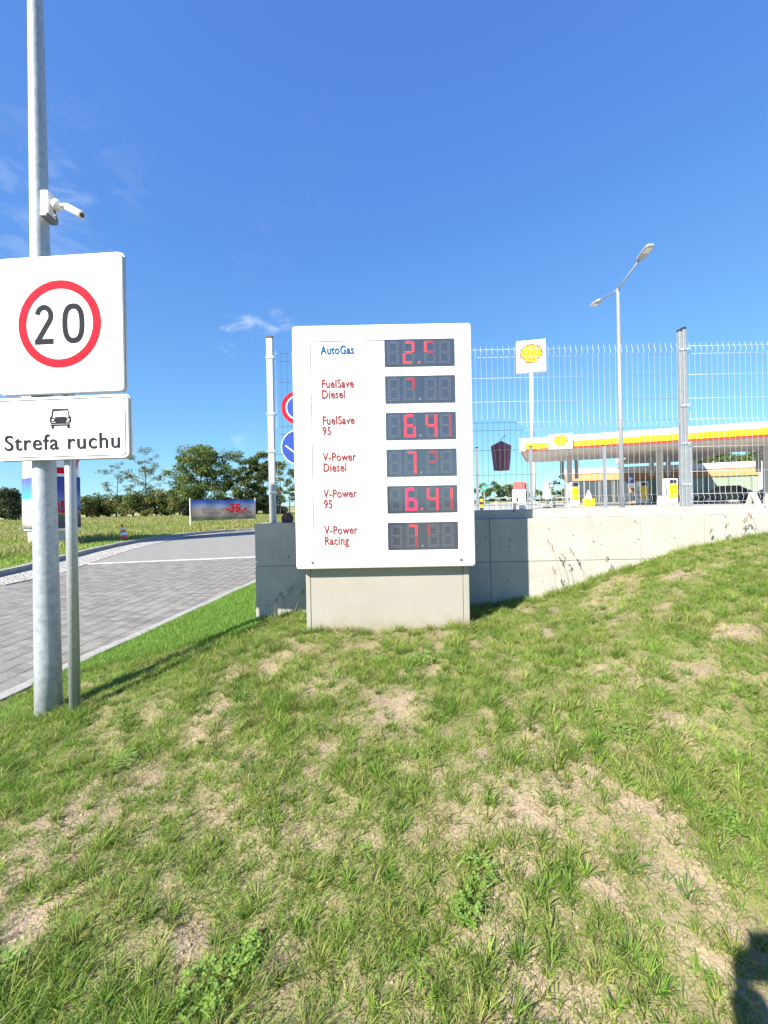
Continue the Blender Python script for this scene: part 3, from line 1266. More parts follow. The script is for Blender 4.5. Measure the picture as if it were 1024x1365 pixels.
sp = empty('traffic_zone_plate', (SX, SY, 0), yaw, label='white plate with a car symbol reading Strefa ruchu', cat='road sign')
pz, ph_, pw_ = 1.915, .376, .835
mb = MB()
mb.prism(rrect(pw_, ph_, .03, cz=pz), 'y', 0, .018)
mb.build('board', sign_white, sp)
mb = MB()
mb.prism(rrect(pw_ + .012, ph_ + .010, .034, cz=pz), 'y', .0185, .032)
mb.build('board_back', sign_back, sp)
mb = MB()
oo, ii_ = rrect(pw_ - .028, ph_ - .028, .022, cz=pz), rrect(pw_ - .036, ph_ - .036, .018, cz=pz)
vs, fs = [], []
for (a, b_) in zip(oo, ii_):
    vs += [(a[0], -.0018, a[1]), (b_[0], -.0018, b_[1]), (b_[0], -.0004, b_[1]), (a[0], -.0004, a[1])]
for k in range(len(oo)):
    a, b_ = 4 * k, 4 * ((k + 1) % len(oo))
    for q in range(4):
        fs.append((a + q, b_ + q, b_ + (q + 1) % 4, a + (q + 1) % 4))
mb.add(vs, fs)
mb.build('border_line', sign_dark, sp)
# car symbol
cxs, czs = -.005, pz + .062
mb = MB()
ribbon(mb, [(cxs - .056, czs + .0), (cxs - .047, czs + .046), (cxs + .047, czs + .046), (cxs + .056, czs + .0)], .009, -.002, -.0005)
mb.box((cxs - .034, -.002, czs - .029), (cxs + .034, -.0005, czs + .004))
mb.box((cxs - .062, -.002, czs - .050), (cxs + .062, -.0005, czs - .0415))
mb.box((cxs - .062, -.002, czs - .038), (cxs + .062, -.0005, czs - .030))
for s_ in (-1, 1):
    mb.box((cxs + s_ * .050 - .008, -.002, czs - .066), (cxs + s_ * .050 + .008, -.0005, czs - .0485))
    ring_mesh(mb, cxs + s_ * .049, czs - .013, .014, .008, -.002, -.0005, 20)
    mb.box((cxs + s_ * .063 - .004, -.002, czs - .0295), (cxs + s_ * .063 + .004, -.0005, czs + .004))
mb.build('car_symbol', sign_dark, sp)
text('lettering', 'Strefa ruchu', .132, sign_dark, sp, (.002, -.002, pz - .128), sx=1.02, align='CENTER', bold=.0012, spacing=1.10)

post_m = mat('galvanised_post', (.46, .49, .52), .45, metal=.45, var=.30, vscale=40, tint=(.33, .36, .40), detail=8)
sp_post = empty('sign_post', (-1.925, 2.585, 0), label='slim galvanised post carrying the 20 board and zone plate', cat='post')
mb = MB()
mb.tube([(0, 0, -.1), (0, 0, 2.9)], .030, 20)
mb.build('pole', post_m, sp_post, smooth=True)
mb = MB()
mb.tube([(0, 0, 2.9002), (0, 0, 2.915)], .032, 20)
mb.build('end_cap', cap_m, sp_post, smooth=False)
for z in (2.02, 2.30, 2.78):
    mb = MB()
    mb.box((-.06, -.042, z - .014), (.06, -.031, z + .014))
    mb.build('bracket', galv, sp_post)

spangle = mat('spangled_zinc', (.47, .50, .53), .5, metal=.35, var=.5, vscale=26, tint=(.26, .30, .35), detail=10, bump=.12, bscale=60)
lc = empty('lamp_column', (-2.130, 2.640, 0), label='thick tapering galvanised column rising beside the 20 board', cat='lamp post')
mb = MB()
zs = np.linspace(-.15, 8.0, 14)
mb.tube([(0, 0, z) for z in zs], [.0745 - .0072 * (z + .15) for z in zs], 40)
mb.build('shaft', spangle, lc, smooth=True)
mb = MB()
mb.tube([(0, 0, 8.0), (0, 0, 8.06), (.3, .5, 8.25), (.55, .9, 8.3)], [.03, .03, .028, .026], 12)
mb.build('arm', spangle, lc, smooth=True)
mb = MB()
mb.box((.42, .75, 8.26), (.72, 1.35, 8.35))
mb.build('lamp_head', galv, lc, bevel=.03)

# surveillance camera on the column
cctv_m = mat('cctv_white', (.74, .73, .70), .4)
cctv_d = mat('cctv_dark', (.015, .015, .018), .25)
cc_ = empty('security_camera', (-2.060, 2.60, 3.30), label='white bullet security camera with junction box on the column', cat='security camera')
cc_.scale = (.88, .88, .88)
mb = MB()
mb.box((-.01, -.035, -.07), (.048, .06, .095))
bx_ = mb.build('junction_box', cctv_m, cc_, bevel=.006)
mb = MB()
mb.box((.0, -.055, -.10), (.052, .05, -.0715))
mb.build('bracket', mat('cctv_grey', (.16, .17, .19), .6), cc_, bevel=.004)
mb = MB()
nseg = 12
pts, rr = [], []
for k in range(nseg + 1):
    t = -math.pi / 2 + math.pi * k / nseg
    pts.append((.085 + .034 * math.sin(t), -.005, .008))
    rr.append(max(.002, .037 * math.cos(t)))
mb.tube(pts, rr, 18)
mb.build('mount_dome', cctv_m, cc_, smooth=True)
mb = MB()
mb.tube([(.12, -.01, 0), (.155, -.02, -.004), (.19, -.03, -.028)], [.014, .012, .012], 10)
mb.build('arm', cctv_m, cc_, smooth=True)
a_, b2 = Vector((.172, -.03, -.024)), Vector((.285, -.040, -.092))
d_ = (b2 - a_).normalized()
mb = MB()
mb.tube([a_, a_ + d_ * .004, b2 - d_ * .004, b2], [.018, .0235, .025, .024], 20)
bd = mb.build('camera_body', cctv_m, cc_, smooth=True)
mb = MB()
mb.tube([b2 + d_ * .0006, b2 + d_ * .004], .016, 18)
mb.build('lens_glass', cctv_d, bd)
mb = MB()
mb.tube([(.07, -.01, -.035), (.082, -.015, -.075), (.10, -.02, -.115)], [.008, .006, .004], 8)
mb.build('cable', cctv_d, cc_, smooth=True)

# ------------------------------------------------------------------ trees
bark_m = mat('bark', (.11, .09, .07), .9, var=.4, vscale=6, bump=.6)
tree_leaf = leaf_mat('tree_leaf', trans=.38)


def crown_mesh(clumps, per, size, cols, spread=1.0):
    C = np.array([c[:3] for c in clumps])
    r = np.array([c[3] for c in clumps])
    n = len(C) * per
    idx = np.repeat(np.arange(len(C)), per)
    d = rng.normal(0, 1, (n, 3))
    d /= np.linalg.norm(d, axis=1)[:, None]
    q = (rng.random(n) ** .45)[:, None]
    P = C[idx] + d * q * r[idx][:, None] * np.array((1, 1, .75)) * spread
    a = rng.normal(0, 1, (n, 3))
    a /= np.linalg.norm(a, axis=1)[:, None]
    b_ = np.cross(a, rng.normal(0, 1, (n, 3)))
    b_ /= np.linalg.norm(b_, axis=1)[:, None] + 1e-9
    s = (size * rng.uniform(.6, 1.35, n))[:, None]
    V = np.stack([P - a * s, P - b_ * s * .55, P + a * s, P + b_ * s * .55], 1).reshape(-1, 3)
    F = np.arange(n * 4).reshape(-1, 4)
    k = rng.integers(0, len(cols), len(C))
    cc_ = np.array(cols)[k][idx] * rng.uniform(.7, 1.3, n)[:, None]
    return np_mesh('crown', V, F, np.repeat(cc_, 4, 0), 4)


def tree(name, x, y, z, hgt, rad, label, group=None, clumps=42, per=90, size=.13, trunk_h=.3, cols=None, sparse=False, squash=1.0, tr=None, cat='tree'):
    cols = cols or [(.10, .155, .038), (.13, .185, .048), (.08, .125, .033), (.165, .20, .06)]
    t = empty(name, (x, y, z), label=label, cat=cat, group=group)
    tr = tr or hgt * .018 + .05
    mb = MB()
    lean = random.uniform(-.04, .04)
    top = Vector((lean * hgt, random.uniform(-.03, .03) * hgt, hgt * .86))
    th = hgt * trunk_h
    mb.tube([(0, 0, -.2), (lean * th * .5, 0, th * .5), top * (th / top.z), top * .72, top], [tr, tr * .85, tr * .7, tr * .35, tr * .1], 8)
    cl = []
    nl = 9 if not sparse else 8
    for k in range(nl):
        f = trunk_h * .9 + (0.95 - trunk_h) * (k + .3) / nl
        a = k * 2.4 + random.uniform(-.4, .4)
        base = top * (f * .9)
        prof = math.sin(min(1, max(0.08, (1 - f) / (1 - trunk_h) * .95 + .05)) ** .75 * math.pi) ** .6
        L = rad * prof * random.uniform(.75, 1.1)
        tip = base + Vector((math.cos(a) * L, math.sin(a) * L, L * random.uniform(.25, .65) * squash))
        mid = base.lerp(tip, .5) + Vector((0, 0, L * .06))
        mb.tube([base, mid, tip], [tr * .33, tr * .2, tr * .06], 5)
        for j in range(3 if not sparse else 4):
            aa_ = a + random.uniform(-1, 1)
            q = base.lerp(tip, random.uniform(.4, 1.0))
            tp = q + Vector((math.cos(aa_), math.sin(aa_), random.uniform(-.1, .6))) * rad * random.uniform(.2, .42)
            mb.tube([q, tp], [tr * .12, tr * .03], 4)
            cl.append((*tp, rad * random.uniform(.16, .30) * (1 if not sparse else .8)))
        cl.append((*tip, rad * random.uniform(.2, .33)))
    while len(cl) < clumps:
        f = random.random()
        zz = hgt * (trunk_h * .9 + (1 - trunk_h * .9) * f)
        pr = math.sin(max(.1, min(1, f * .82 + .16)) * math.pi) ** .6
        a = random.random() * 6.28
        r = rad * pr * math.sqrt(random.random())
        cl.append((math.cos(a) * r + lean * zz, math.sin(a) * r, zz - rad * .12, rad * random.uniform(.12, .26)))
    mb.build('trunk', bark_m, t, smooth=True)
    o = link('crown', crown_mesh(cl, per, size, cols), tree_leaf, t)
    return t


def fz(x, y):
    return float(field_z(x, y))


def bush(x, y, z, w, h, label, group, name='hedge_bush', cols=None, per=170, size=.14):
    t = empty(name, (x, y, z), label=label, cat='bush', group=group)
    cl = []
    for k in range(16):
        a = random.random() * 6.28
        f = random.random()
        r = w * .5 * math.sqrt(random.random()) * (1 - .35 * f)
        cl.append((math.cos(a) * r, math.sin(a) * r, h * (.12 + .70 * f), h * random.uniform(.18, .28)))
    mb = MB()
    for k in range(5):
        a = k * 1.26
        mb.tube([(0, 0, -.1), (math.cos(a) * w * .2, math.sin(a) * w * .2, h * .7)], [.06, .02], 5)
    mb.build('stem', bark_m, t)
    link('foliage', crown_mesh(cl, per, size, cols or [(.10, .14, .035), (.13, .165, .045), (.08, .115, .03), (.18, .18, .065)]), tree_leaf, t)
    return t


def put(px, D):
    return (px - 512) / 560 * D, D


# field trees on the left
X, Y = put(155, 60)
tree('young_tree', X, Y, fz(X, Y), 8.6, 2.3, 'thin half-bare tree with twiggy branches behind the hedge', clumps=55, per=26, size=.10, trunk_h=.28, sparse=True, tr=.10,
     cols=[(.11, .13, .055), (.14, .15, .07)])
X, Y = put(196, 60)
tree('slender_tree', X, Y, fz(X, Y), 10.0, 2.7, 'slender open tree, its pale sparse crown on a bare stem behind the hedge', clumps=75, per=40, size=.10, trunk_h=.40, sparse=True, tr=.12,
     cols=[(.12, .14, .06), (.10, .125, .05), (.15, .16, .075)])
X, Y = put(270, 58)
tree('broadleaf_tree', X, Y, fz(X, Y), 10.0, 4.4, 'large dense round green tree behind the advertising banner', clumps=170, per=150, size=.13, trunk_h=.12)
X, Y = put(326, 57)
tree('broadleaf_tree', X, Y, fz(X, Y), 8.3, 2.9, 'lower pale green tree between the large round tree and fence post', clumps=95, per=110, size=.13, trunk_h=.12,
     cols=[(.075, .11, .03), (.10, .135, .038), (.06, .09, .026)])
X, Y = put(352, 60)
tree('broadleaf_tree', X, Y, fz(X, Y), 9.0, 2.8, 'dark green tree standing right behind the left fence post', clumps=95, per=120, size=.13, trunk_h=.12)
for i, (px, D, hh) in enumerate(((374, 52, 8.2), (386, 56, 8.6), (397, 54, 8.0))):
    X, Y = put(px, D)
    tree('birch_tree', X, Y, fz(X, Y), hh, 1.5, 'thin light birch seen through the mesh between post and price board', 'birches behind the mesh fence', clumps=26, per=40, size=.11,
         trunk_h=.3, sparse=True, tr=.08, cols=[(.12, .15, .06), (.15, .17, .07)])
X, Y = put(-14, 62)
tree('young_tree', X, Y, fz(X, Y), 8.0, 2.2, 'twiggy sparse tree above the dark thicket', clumps=22, per=40, size=.11, sparse=True, tr=.1, cols=[(.11, .13, .055)])
# hedgerow
for i in range(11):
    px = 100 + i * 15.5
    X, Y = put(px, 58 + random.uniform(-2, 2))
    bush(X, Y, fz(X, Y), 3.0, random.uniform(2.6, 3.9), 'rounded green bush in the long hedgerow behind the meadow', 'bushes of the far hedgerow')
for i in range(5):
    px = -35 + i * 14
    X, Y = put(px, 50 + random.uniform(-1, 1))
    bush(X, Y, fz(X, Y), 3.4, random.uniform(3.4, 4.4), 'dark dense bush in the thicket left of the advertising pylon', 'bushes of the dark thicket', cols=[(.028, .045, .016), (.04, .06, .02)])
for i in range(8):
    px = 250 + i * 17
    X, Y = put(px, 53)
    bush(X, Y, fz(X, Y), 2.4, random.uniform(2.2, 2.9), 'low dark bush under the trees behind the banner', 'undergrowth behind the banner', cols=[(.02, .034, .013), (.03, .045, .016)])
# right-hand background trees
for i, (px, D, hh, rr_) in enumerate(((648, 120, 8.6, 3.6), (664, 125, 6.6, 3.6), (678, 122, 7.0, 3.2), (690, 125, 5.2, 3.0), (722, 120, 4.6, 3), (738, 122, 4.4, 3))):
    X, Y = put(px, D)
    tree('distant_tree', X, Y, 0, hh, rr_, 'distant round tree beyond the forecourt, seen low through the mesh', 'trees beyond the forecourt', clumps=36, per=60, size=.24, trunk_h=.15)
for i in range(10):
    px = 935 + i * 13
    X, Y = put(px, 112 + random.uniform(-4, 4))
    tree('distant_tree', X, Y, 0, random.uniform(13.0, 16.0), 4.6, 'tall tree rising behind the flat roof of the shop', 'trees behind the shop roof', clumps=80, per=80, size=.24, trunk_h=.2)
X, Y = put(752, 80)
tree('bare_tree', X, Y, .3, 8.0, 1.8, 'small dark spiky tree left of the shop under the canopy', clumps=18, per=20, size=.2, sparse=True, tr=.16, cols=[(.03, .035, .02)])
# far bank of green behind the forecourt
mb = MB()
fbk = []
for i in range(60):
    a = -10 + i * 3.2
    fbk.append(a)
vs, fs = [], []
for i, a in enumerate(fbk):
    hh = 1.2 + .8 * float(fbm(np.array(a * .1), np.array(3.0)))
    vs += [(a, 112, -.3), (a, 118, hh), (a, 140, hh + .5)]
    if i:
        q = 3 * i
        fs += [(q - 3, q, q + 1, q - 2), (q - 2, q + 1, q + 2, q - 1)]
mb.add(vs, fs)
tag(mb.build('far_bank', mat('far_bank', (.13, .15, .05), .95, var=.4, vscale=.2, tint=(.07, .10, .03)), smooth=True), kind='structure')

# ------------------------------------------------------------------ filling station
O_ = (11.1, 33.7)
SRZ = math.atan2(-.366, .931)
canopy_white = mat('canopy_white', (.80, .80, .78), .4)
canopy_yellow = mat('canopy_yellow', (.80, .52, .0), .4)
canopy_red = mat('canopy_red', (.42, .02, .015), .5)
soffit_m = mat('soffit', (.60, .55, .50), .6)
col_m = mat('column_grey', (.46, .45, .44), .5)


def emblem(parent, cx, cz, s, y=0.0):
    """scallop emblem: red outline plate, yellow fan, red ribs (faces -Y)"""
    def fan(k):
        pts = []
        for i in range(57):
            a = -18 + 216 * i / 56
            r = 1 + .045 * abs(math.sin(R((a + 18) / 216 * 7 * 180)))
            pts.append((cx + s * k * .5 * 1.04 * r * math.cos(R(a)), cz + s * (k * .5 * .93 * r * math.sin(R(a)) + .02)))
        pts += [(cx - s * .27 * k, cz - s * (.30 * k)), (cx - s * .25 * k, cz - s * .42 * k), (cx + s * .25 * k, cz - s * .42 * k), (cx + s * .27 * k, cz - s * (.30 * k))]
        return pts
    mb = MB()
    mb.prism(fan(1.0), 'y', y - .006 * s, y - .0015)
    e = mb.build('emblem', canopy_red, parent)
    mb = MB()
    mb.prism(fan(.87), 'y', y - .012 * s, y - .0062 * s)
    mb.build('emblem_fan', canopy_yellow, e)
    mb = MB()
    for i in range(1, 7):
        a = R(-18 + 216 * i / 7)
        x1, z1 = cx + s * .43 * math.cos(a), cz + s * (.40 * math.sin(a) + .02)
        x0, z0 = cx + s * .09 * math.cos(a), cz - s * .28
        ribbon(mb, [(x0, z0), (x1, z1)], 0.024 * s, y - .018 * s, y - .0122 * s)
    mb.build('emblem_rib', canopy_red, e)
    return e


can = empty('fuel_canopy', (*O_, SG), SRZ, label='wide flat forecourt canopy with white, yellow and red edge bands', cat='canopy')
CB, CT = 4.45, 5.52        # soffit and top heights over the forecourt
CL, CD = 27.0, 9.8
mb = MB()
mb.box((.05, .05, CB + .02), (CL - .05, CD - .05, CT - .02))
mb.build('roof_slab', soffit_m, can)
for nm, m_, z0, z1, pr in (('white_band', canopy_white, CT - .42, CT, .07), ('yellow_band', canopy_yellow, CT - .86, CT - .422, .045), ('red_band', canopy_red, CT - 1.0, CT - .862, .03)):
    mb = MB()
    mb.box((-pr, -pr, z0), (CL + pr, .045, z1))
    mb.box((-pr, .046, z0), (.045, CD + pr, z1))
    mb.box((CL - .045, .046, z0), (CL + pr, CD + pr, z1))
    mb.box((.046, CD - .045, z0), (CL - .046, CD + pr, z1))
    mb.build(nm, m_, can)
# white rounded nose at the left corner of the edge
mb = MB()
mb.box((-.14, -.14, CT - 1.0), (.35, -.071, CT + .01))
mb.box((-.14, -.0705, CT - 1.0), (-.071, CD + .1, CT + .01))
mb.build('end_cap', canopy_white, can)
# long soffit strips
for k in range(10):
    mb = MB()
    mb.box((.12, .12 + k * .96, CB - .02), (CL - .12, .12 + k * .96 + .93, CB + .019))
    mb.build('soffit_panel', soffit_m, can)
for s_ in (3.7, 10.5, 17.5, 24.3):
    mb = MB()
    mb.box((s_ - .22, 4.8, 0), (s_ + .22, 5.25, CB - .021))
    mb.build('column', col_m, can)
    for sg_ in (-.75, .42):
        mb = MB()
        mb.box((s_ + sg_, 4.86, 2.4), (s_ + sg_ + .33, 4.95, 4.0))
        mb.build('column_board', mat('board_grey', (.20, .20, .21), .5), can)
mb = MB()
mb.box((9.0, CD + .08, CB + .0), (16.7, 18.2, CB + .55))
mb.build('link_roof', soffit_m, can)
mb = MB()
mb.box((2.05, -.30, CT - 1.02), (3.75, -.145, CT + .13))
lp = mb.build('emblem_panel', canopy_white, can)
emblem(lp, 2.9, CT - .44, .98, -.30)

# shop
shop_orange = mat('shop_orange', (.56, .27, .11), .55, var=.1, vscale=.8)
glass_dark = mat('shop_glass', (.05, .06, .07), .12, spec=.8)
glass_pale = mat('shop_glass_pale', (.25, .31, .235), .18, spec=.7)  # pale green base colour stands in for the sky reflected in these panes
frame_m = mat('shop_frame', (.25, .25, .25), .5)
sh = empty('filling_station_shop', (*O_, SG), SRZ, label='low shop with white roof edge, orange band and large windows', cat='building')
mb = MB()
mb.box((4.0, 18.45, 0), (22.0, 27, 4.0))
mb.build('wall', mat('shop_wall', (.45, .42, .40), .7, var=.1), sh)
mb = MB()
mb.box((3.7, 18.15, 3.55), (22.35, 27.2, 4.15))
mb.build('roof_edge', canopy_white, sh, bevel=.03)
mb = MB()
mb.box((3.85, 18.25, 2.75), (21.9, 18.445, 3.545))
mb.build('orange_band', shop_orange, sh)
mb = MB()
mb.box((21.905, 18.2, 0), (22.3, 18.9, 3.548))
mb.build('corner_pillar', canopy_white, sh)
xx = 4.3
k = 0
while xx < 21.4:
    w_ = 1.5 if xx < 16 else 1.9
    w_ = min(w_, 21.85 - xx)
    if k in (4,):
        mb = MB()
        mb.box((xx, 18.38, 0), (xx + .9, 18.448, 2.745))
        mb.build('wall_panel', shop_orange, sh)
        xx += .95
        k += 1
        continue
    mb = MB()
    mb.box((xx, 18.36, .08), (xx + .06, 18.448, 2.74))
    mb.box((xx + w_ - .06, 18.36, .08), (xx + w_, 18.448, 2.74))
    mb.box((xx + .061, 18.36, 2.66), (xx + w_ - .061, 18.448, 2.74))
    mb.box((xx + .061, 18.36, .08), (xx + w_ - .061, 18.448, .2))
    wd = mb.build('window', frame_m, sh)
    mb = MB()
    mb.box((xx + .0615, 18.41, .2005), (xx + w_ - .0615, 18.446, 2.6595))
    mb.build('pane', glass_dark if xx < 15.2 else glass_pale, wd)
    xx += w_ + .03
    k += 1

# mast sign
X, Y = put(711.5, 46)
ms_ = empty('mast_sign', (X, Y, SG), R(-12), label='tall white mast carrying a square board with a yellow scallop emblem', cat='sign')
mb = MB()
mb.tube([(0, 0, 0), (0, 0, 7.0)], .25, 18)
mb.tube([(0, 0, 7.001), (0, 0, 15.0)], .21, 18)
mb.build('mast', mat('mast_white', (.70, .69, .68), .45), ms_, smooth=True)
mb = MB()
mb.tube([(0, 0, 6.9), (0, 0, 7.12)], .30, 18)
mb.build('flange', galv, ms_)
mb = MB()
mb.box((-1.52, -.28, 14.6), (1.52, .28, 18.05))
bo = mb.build('board', canopy_white, ms_, bevel=.03)
emblem(bo, 0, 16.5, 2.25, -.28)

# double-arm street lamp inside the forecourt
sl = empty('street_lamp', (8.5, 15, SG), label='tall slim grey street lamp with two opposite arms inside the fence', cat='street lamp')
TZ = CZ + 7.53 - SG
mb = MB()
mb.tube([(0, 0, 0), (0, 0, TZ)], [.085, .055], 16)
mb.build('pole', galv, sl, smooth=True)
lamp_grey = mat('lamp_grey', (.34, .36, .38), .5, metal=.3)
lamp_lens = mat('lamp_lens', (.62, .62, .58), .3)
for s_ in (-1, 1):
    tip = Vector((-.06 * s_, -1.35 * s_, TZ + .22))
    mb = MB()
    mb.tube([(0, 0, TZ - .08), (-.02 * s_, -.25 * s_, TZ + .03), tip], [.035, .032, .028], 10)
    ar = mb.build('arm', galv, sl, smooth=True)
    mb = MB()
    d_ = Vector((-.04 * s_, -s_, .12)).normalized()
    sd = Vector((s_, -.04 * s_, 0)).normalized() if s_ > 0 else Vector((1, 0, 0))
    upv = sd.cross(d_)
    if upv.z < 0:
        upv = -upv
    prof = [(0, .05), (.12, .13), (.40, .15), (.66, .14), (.72, .09)]
    vs, fs = [], []
    for (t_, w_) in prof:
        c_ = tip + d_ * (t_ - .05)
        vs += [c_ - sd * w_, c_ + sd * w_, c_ + sd * w_ * .8 + upv * .075, c_ - sd * w_ * .8 + upv * .075]
    for i in range(len(prof) - 1):
        for q in range(4):
            fs.append((4 * i + q, 4 * i + (q + 1) % 4, 4 * i + 4 + (q + 1) % 4, 4 * i + 4 + q))
    fs += [(0, 1, 2, 3), tuple(4 * (len(prof) - 1) + q for q in (3, 2, 1, 0))]
    mb.add(vs, fs)
    hd = mb.build('lamp_head', lamp_grey, ar)
    mb = MB()
    c0, c1 = tip + d_ * .33 - upv * .006, tip + d_ * .60 - upv * .006
    mb.add([c0 - sd * .105, c0 + sd * .105, c1 + sd * .10, c1 - sd * .10, c0 - sd * .105 + upv * .004, c0 + sd * .105 + upv * .004, c1 + sd * .10 + upv * .004, c1 - sd * .10 + upv * .004],
           [(0, 1, 2, 3), (4, 7, 6, 5), (0, 4, 5, 1), (1, 5, 6, 2), (2, 6, 7, 3), (3, 7, 4, 0)])
    mb.build('lamp_glass', lamp_lens, hd)


# fuel pumps
def station_pt(s_, t_):
    return O_[0] + .931 * s_ + .366 * t_, O_[1] - .366 * s_ + .931 * t_


pump_white = mat('pump_white', (.74, .73, .72), .4)
dark_m = mat('dark_plastic', (.03, .03, .035), .5)


def pump():
    t = empty('fuel_pump')
    mb = MB()
    mb.box((-.42, -.28, .15), (.42, .28, 2.05))
    mb.build('body', pump_white, t, bevel=.04)
    mb = MB()
    mb.box((-.7, -.4, 0), (.7, .4, .149))
    mb.build('plinth', mat('plinth', (.35, .34, .33), .8), t)
    mb = MB()
    mb.box((-.34, -.31, .55), (.34, -.281, 1.60))
    mb.build('front_panel', canopy_yellow, t)
    mb = MB()
    mb.box((-.28, -.305, 1.66), (.28, -.281, 1.95))
    mb.build('screen', dark_m, t)
    for s_ in (-1, 1):
        mb = MB()
        mb.tube([(s_ * .45, -.1, 1.6), (s_ * .58, -.2, 1.0), (s_ * .52, -.25, .5), (s_ * .46, -.2, 1.2)], .025, 6)
        mb.build('hose', dark_m, t, smooth=True)
    return t


p0 = pump()
plist = [(3.9, 3.3, 'white and yellow fuel pump by the canopy column nearest the mast'), (10.75, 3.0, 'white and yellow fuel pump by the second canopy column from the mast'),
         (9.6, 7.2, 'white and yellow fuel pump on the island close to the shop front'), (18.4, 3.3, 'white and yellow fuel pump by the third canopy column from the mast')]
for i, (s_, t_, lb) in enumerate(plist):
    o = p0 if i == 0 else copy_tree(p0)
    o.location = (*station_pt(s_, t_), SG)
    o.rotation_euler = (0, 0, R(8))
    tag(o, lb, 'fuel pump', 'fuel pumps under the canopy')

# kiosk with red top
X, Y = put(692, 25)
kk = empty('white_cabinet', (X, Y, SG), R(-12), label='white cabinet with a dull red top section left of the mast', cat='cabinet')
mb = MB()
mb.box((-.36, -.25, 0), (.36, .25, 1.22))
mb.build('body', pump_white, kk, bevel=.02)
mb = MB()
mb.box((-.31, -.24, 1.2205), (.33, .25, 1.66))
mb.build('red_top', mat('dull_red', (.33, .10, .09), .6), kk, bevel=.03)
mb = MB()
mb.box((.365, -.1, .5), (.56, .4, 1.6))
mb.build('side_box', mat('board_grey', (.2, .2, .21), .5), kk)
mb = MB()
mb.box((-.12, -.258, .92), (.17, -.2505, .955))
mb.box((-.2, -.258, .60), (-.11, -.2505, .74))
mb.box((.08, -.258, .60), (.18, -.2505, .74))
mb.build('printed_mark', mat('board_grey', (.2, .2, .21), .5), kk)

# closed parasol
X, Y = put(729, 30)
um = empty('closed_parasol', (X, Y, SG), label='closed white parasol standing on the forecourt right of the mast', cat='parasol')
mb = MB()
mb.tube([(0, 0, .05), (0, 0, 2.0)], .025, 8)
mb.build('pole', galv, um)
mb = MB()
mb.tube([(0, 0, .62), (0, 0, .75), (0, 0, 1.3), (0, 0, 1.75), (0, 0, 2.06)], [.30, .29, .22, .13, .02], 10)
mb.build('folded_canopy', pump_white, um, smooth=True)
mb = MB()
mb.tube([(0, 0, 0), (0, 0, .08)], .28, 12)
mb.build('base', dark_m, um)
# small dark sign
X, Y = put(735, 34)
sm_ = empty('small_sign', (X, Y, SG), label='small black square sign on a thin pole beside the closed parasol', cat='sign')
mb = MB()
mb.tube([(0, 0, 0), (0, 0, 1.8)], .025, 8)
mb.build('pole', galv, sm_)
mb = MB()
mb.box((-.19, -.05, 1.55), (.19, -.026, 1.95))
mb.build('board', dark_m, sm_)
mb = MB()
mb.box((-.12, -.056, 1.63), (.12, -.0505, 1.87))
mb.build('pale_face', lamp_lens, sm_)


# picnic benches
def bench():
    t = empty('picnic_bench')
    wd = mat('bench_pale', (.52, .48, .42), .7)
    mb = MB()
    mb.box((-.8, -.3, .70), (.8, .3, .75))
    mb.build('table_top', wd, t)
    for s_ in (-1, 1):
        mb = MB()
        mb.box((-.8, s_ * .62 - .13, .42), (.8, s_ * .62 + .13, .46))
        mb.build('seat', wd, t)
        mb = MB()
        mb.box((s_ * .6 - .04, -.7, .36), (s_ * .6 + .04, .7, .4195))
        mb.box((s_ * .6 - .04, -.09, 0), (s_ * .6 + .04, .09, .3595))
        mb.box((s_ * .6 - .04, -.09, .42), (s_ * .6 + .04, .09, .6995))
        mb.build('leg', wd, t)
    return t


b0 = bench()
for i, (px, D, lb) in enumerate(((676, 24, 'pale wooden picnic bench left of the white cabinet'), (749, 31, 'pale wooden picnic bench between closed parasol and fuel pump'),
                                 (721, 30, 'pale wooden picnic bench right beside the mast foot'))):
    o = b0 if i == 0 else copy_tree(b0)
    X, Y = put(px, D)
    o.location = (X, Y, SG)
    o.rotation_euler = (0, 0, R(10 * i))
    tag(o, lb, 'picnic bench', 'picnic benches on the forecourt')

# yellow bin / tub
X, Y = put(785, 34)
yb = empty('yellow_bin', (X, Y, SG), label='yellow bin with a white bag on top before the shop', cat='bin')
mb = MB()
mb.prism([(-.33, 0), (.33, 0), (.38, .62), (-.38, .62)], 'y', -.3, .3)
mb.build('body', canopy_yellow, yb, bevel=.02)
mb = MB()
mb.tube([(0, 0, .621), (.02, 0, .85), (0, 0, 1.1), (-.04, 0, 1.3)], [.26, .22, .13, .03], 10)
mb.build('bag', pump_white, yb, smooth=True)

# banner in front of the shop entrance
X, Y = put(850, 38)
bn = empty('white_banner', (X, Y, SG), SRZ, label='long white printed banner on short legs before the shop entrance', cat='banner')
mb = MB()
mb.box((-1.05, -.02, .35), (1.05, .02, 1.12))
mb.build('cloth', pump_white, bn)
for s_ in (-.95, .95):
    mb = MB()
    mb.tube([(s_, .045, 0), (s_, .045, 1.15)], .022, 8)
    mb.build('leg', galv, bn)
mb = MB()
mb.box((-.35, -.026, .64), (.35, -.0205, .74))
mb.box((-.2, -.026, .80), (.2, -.0205, .86))
mb.build('printed_line', mat('board_grey', (.2, .2, .21), .5), bn)

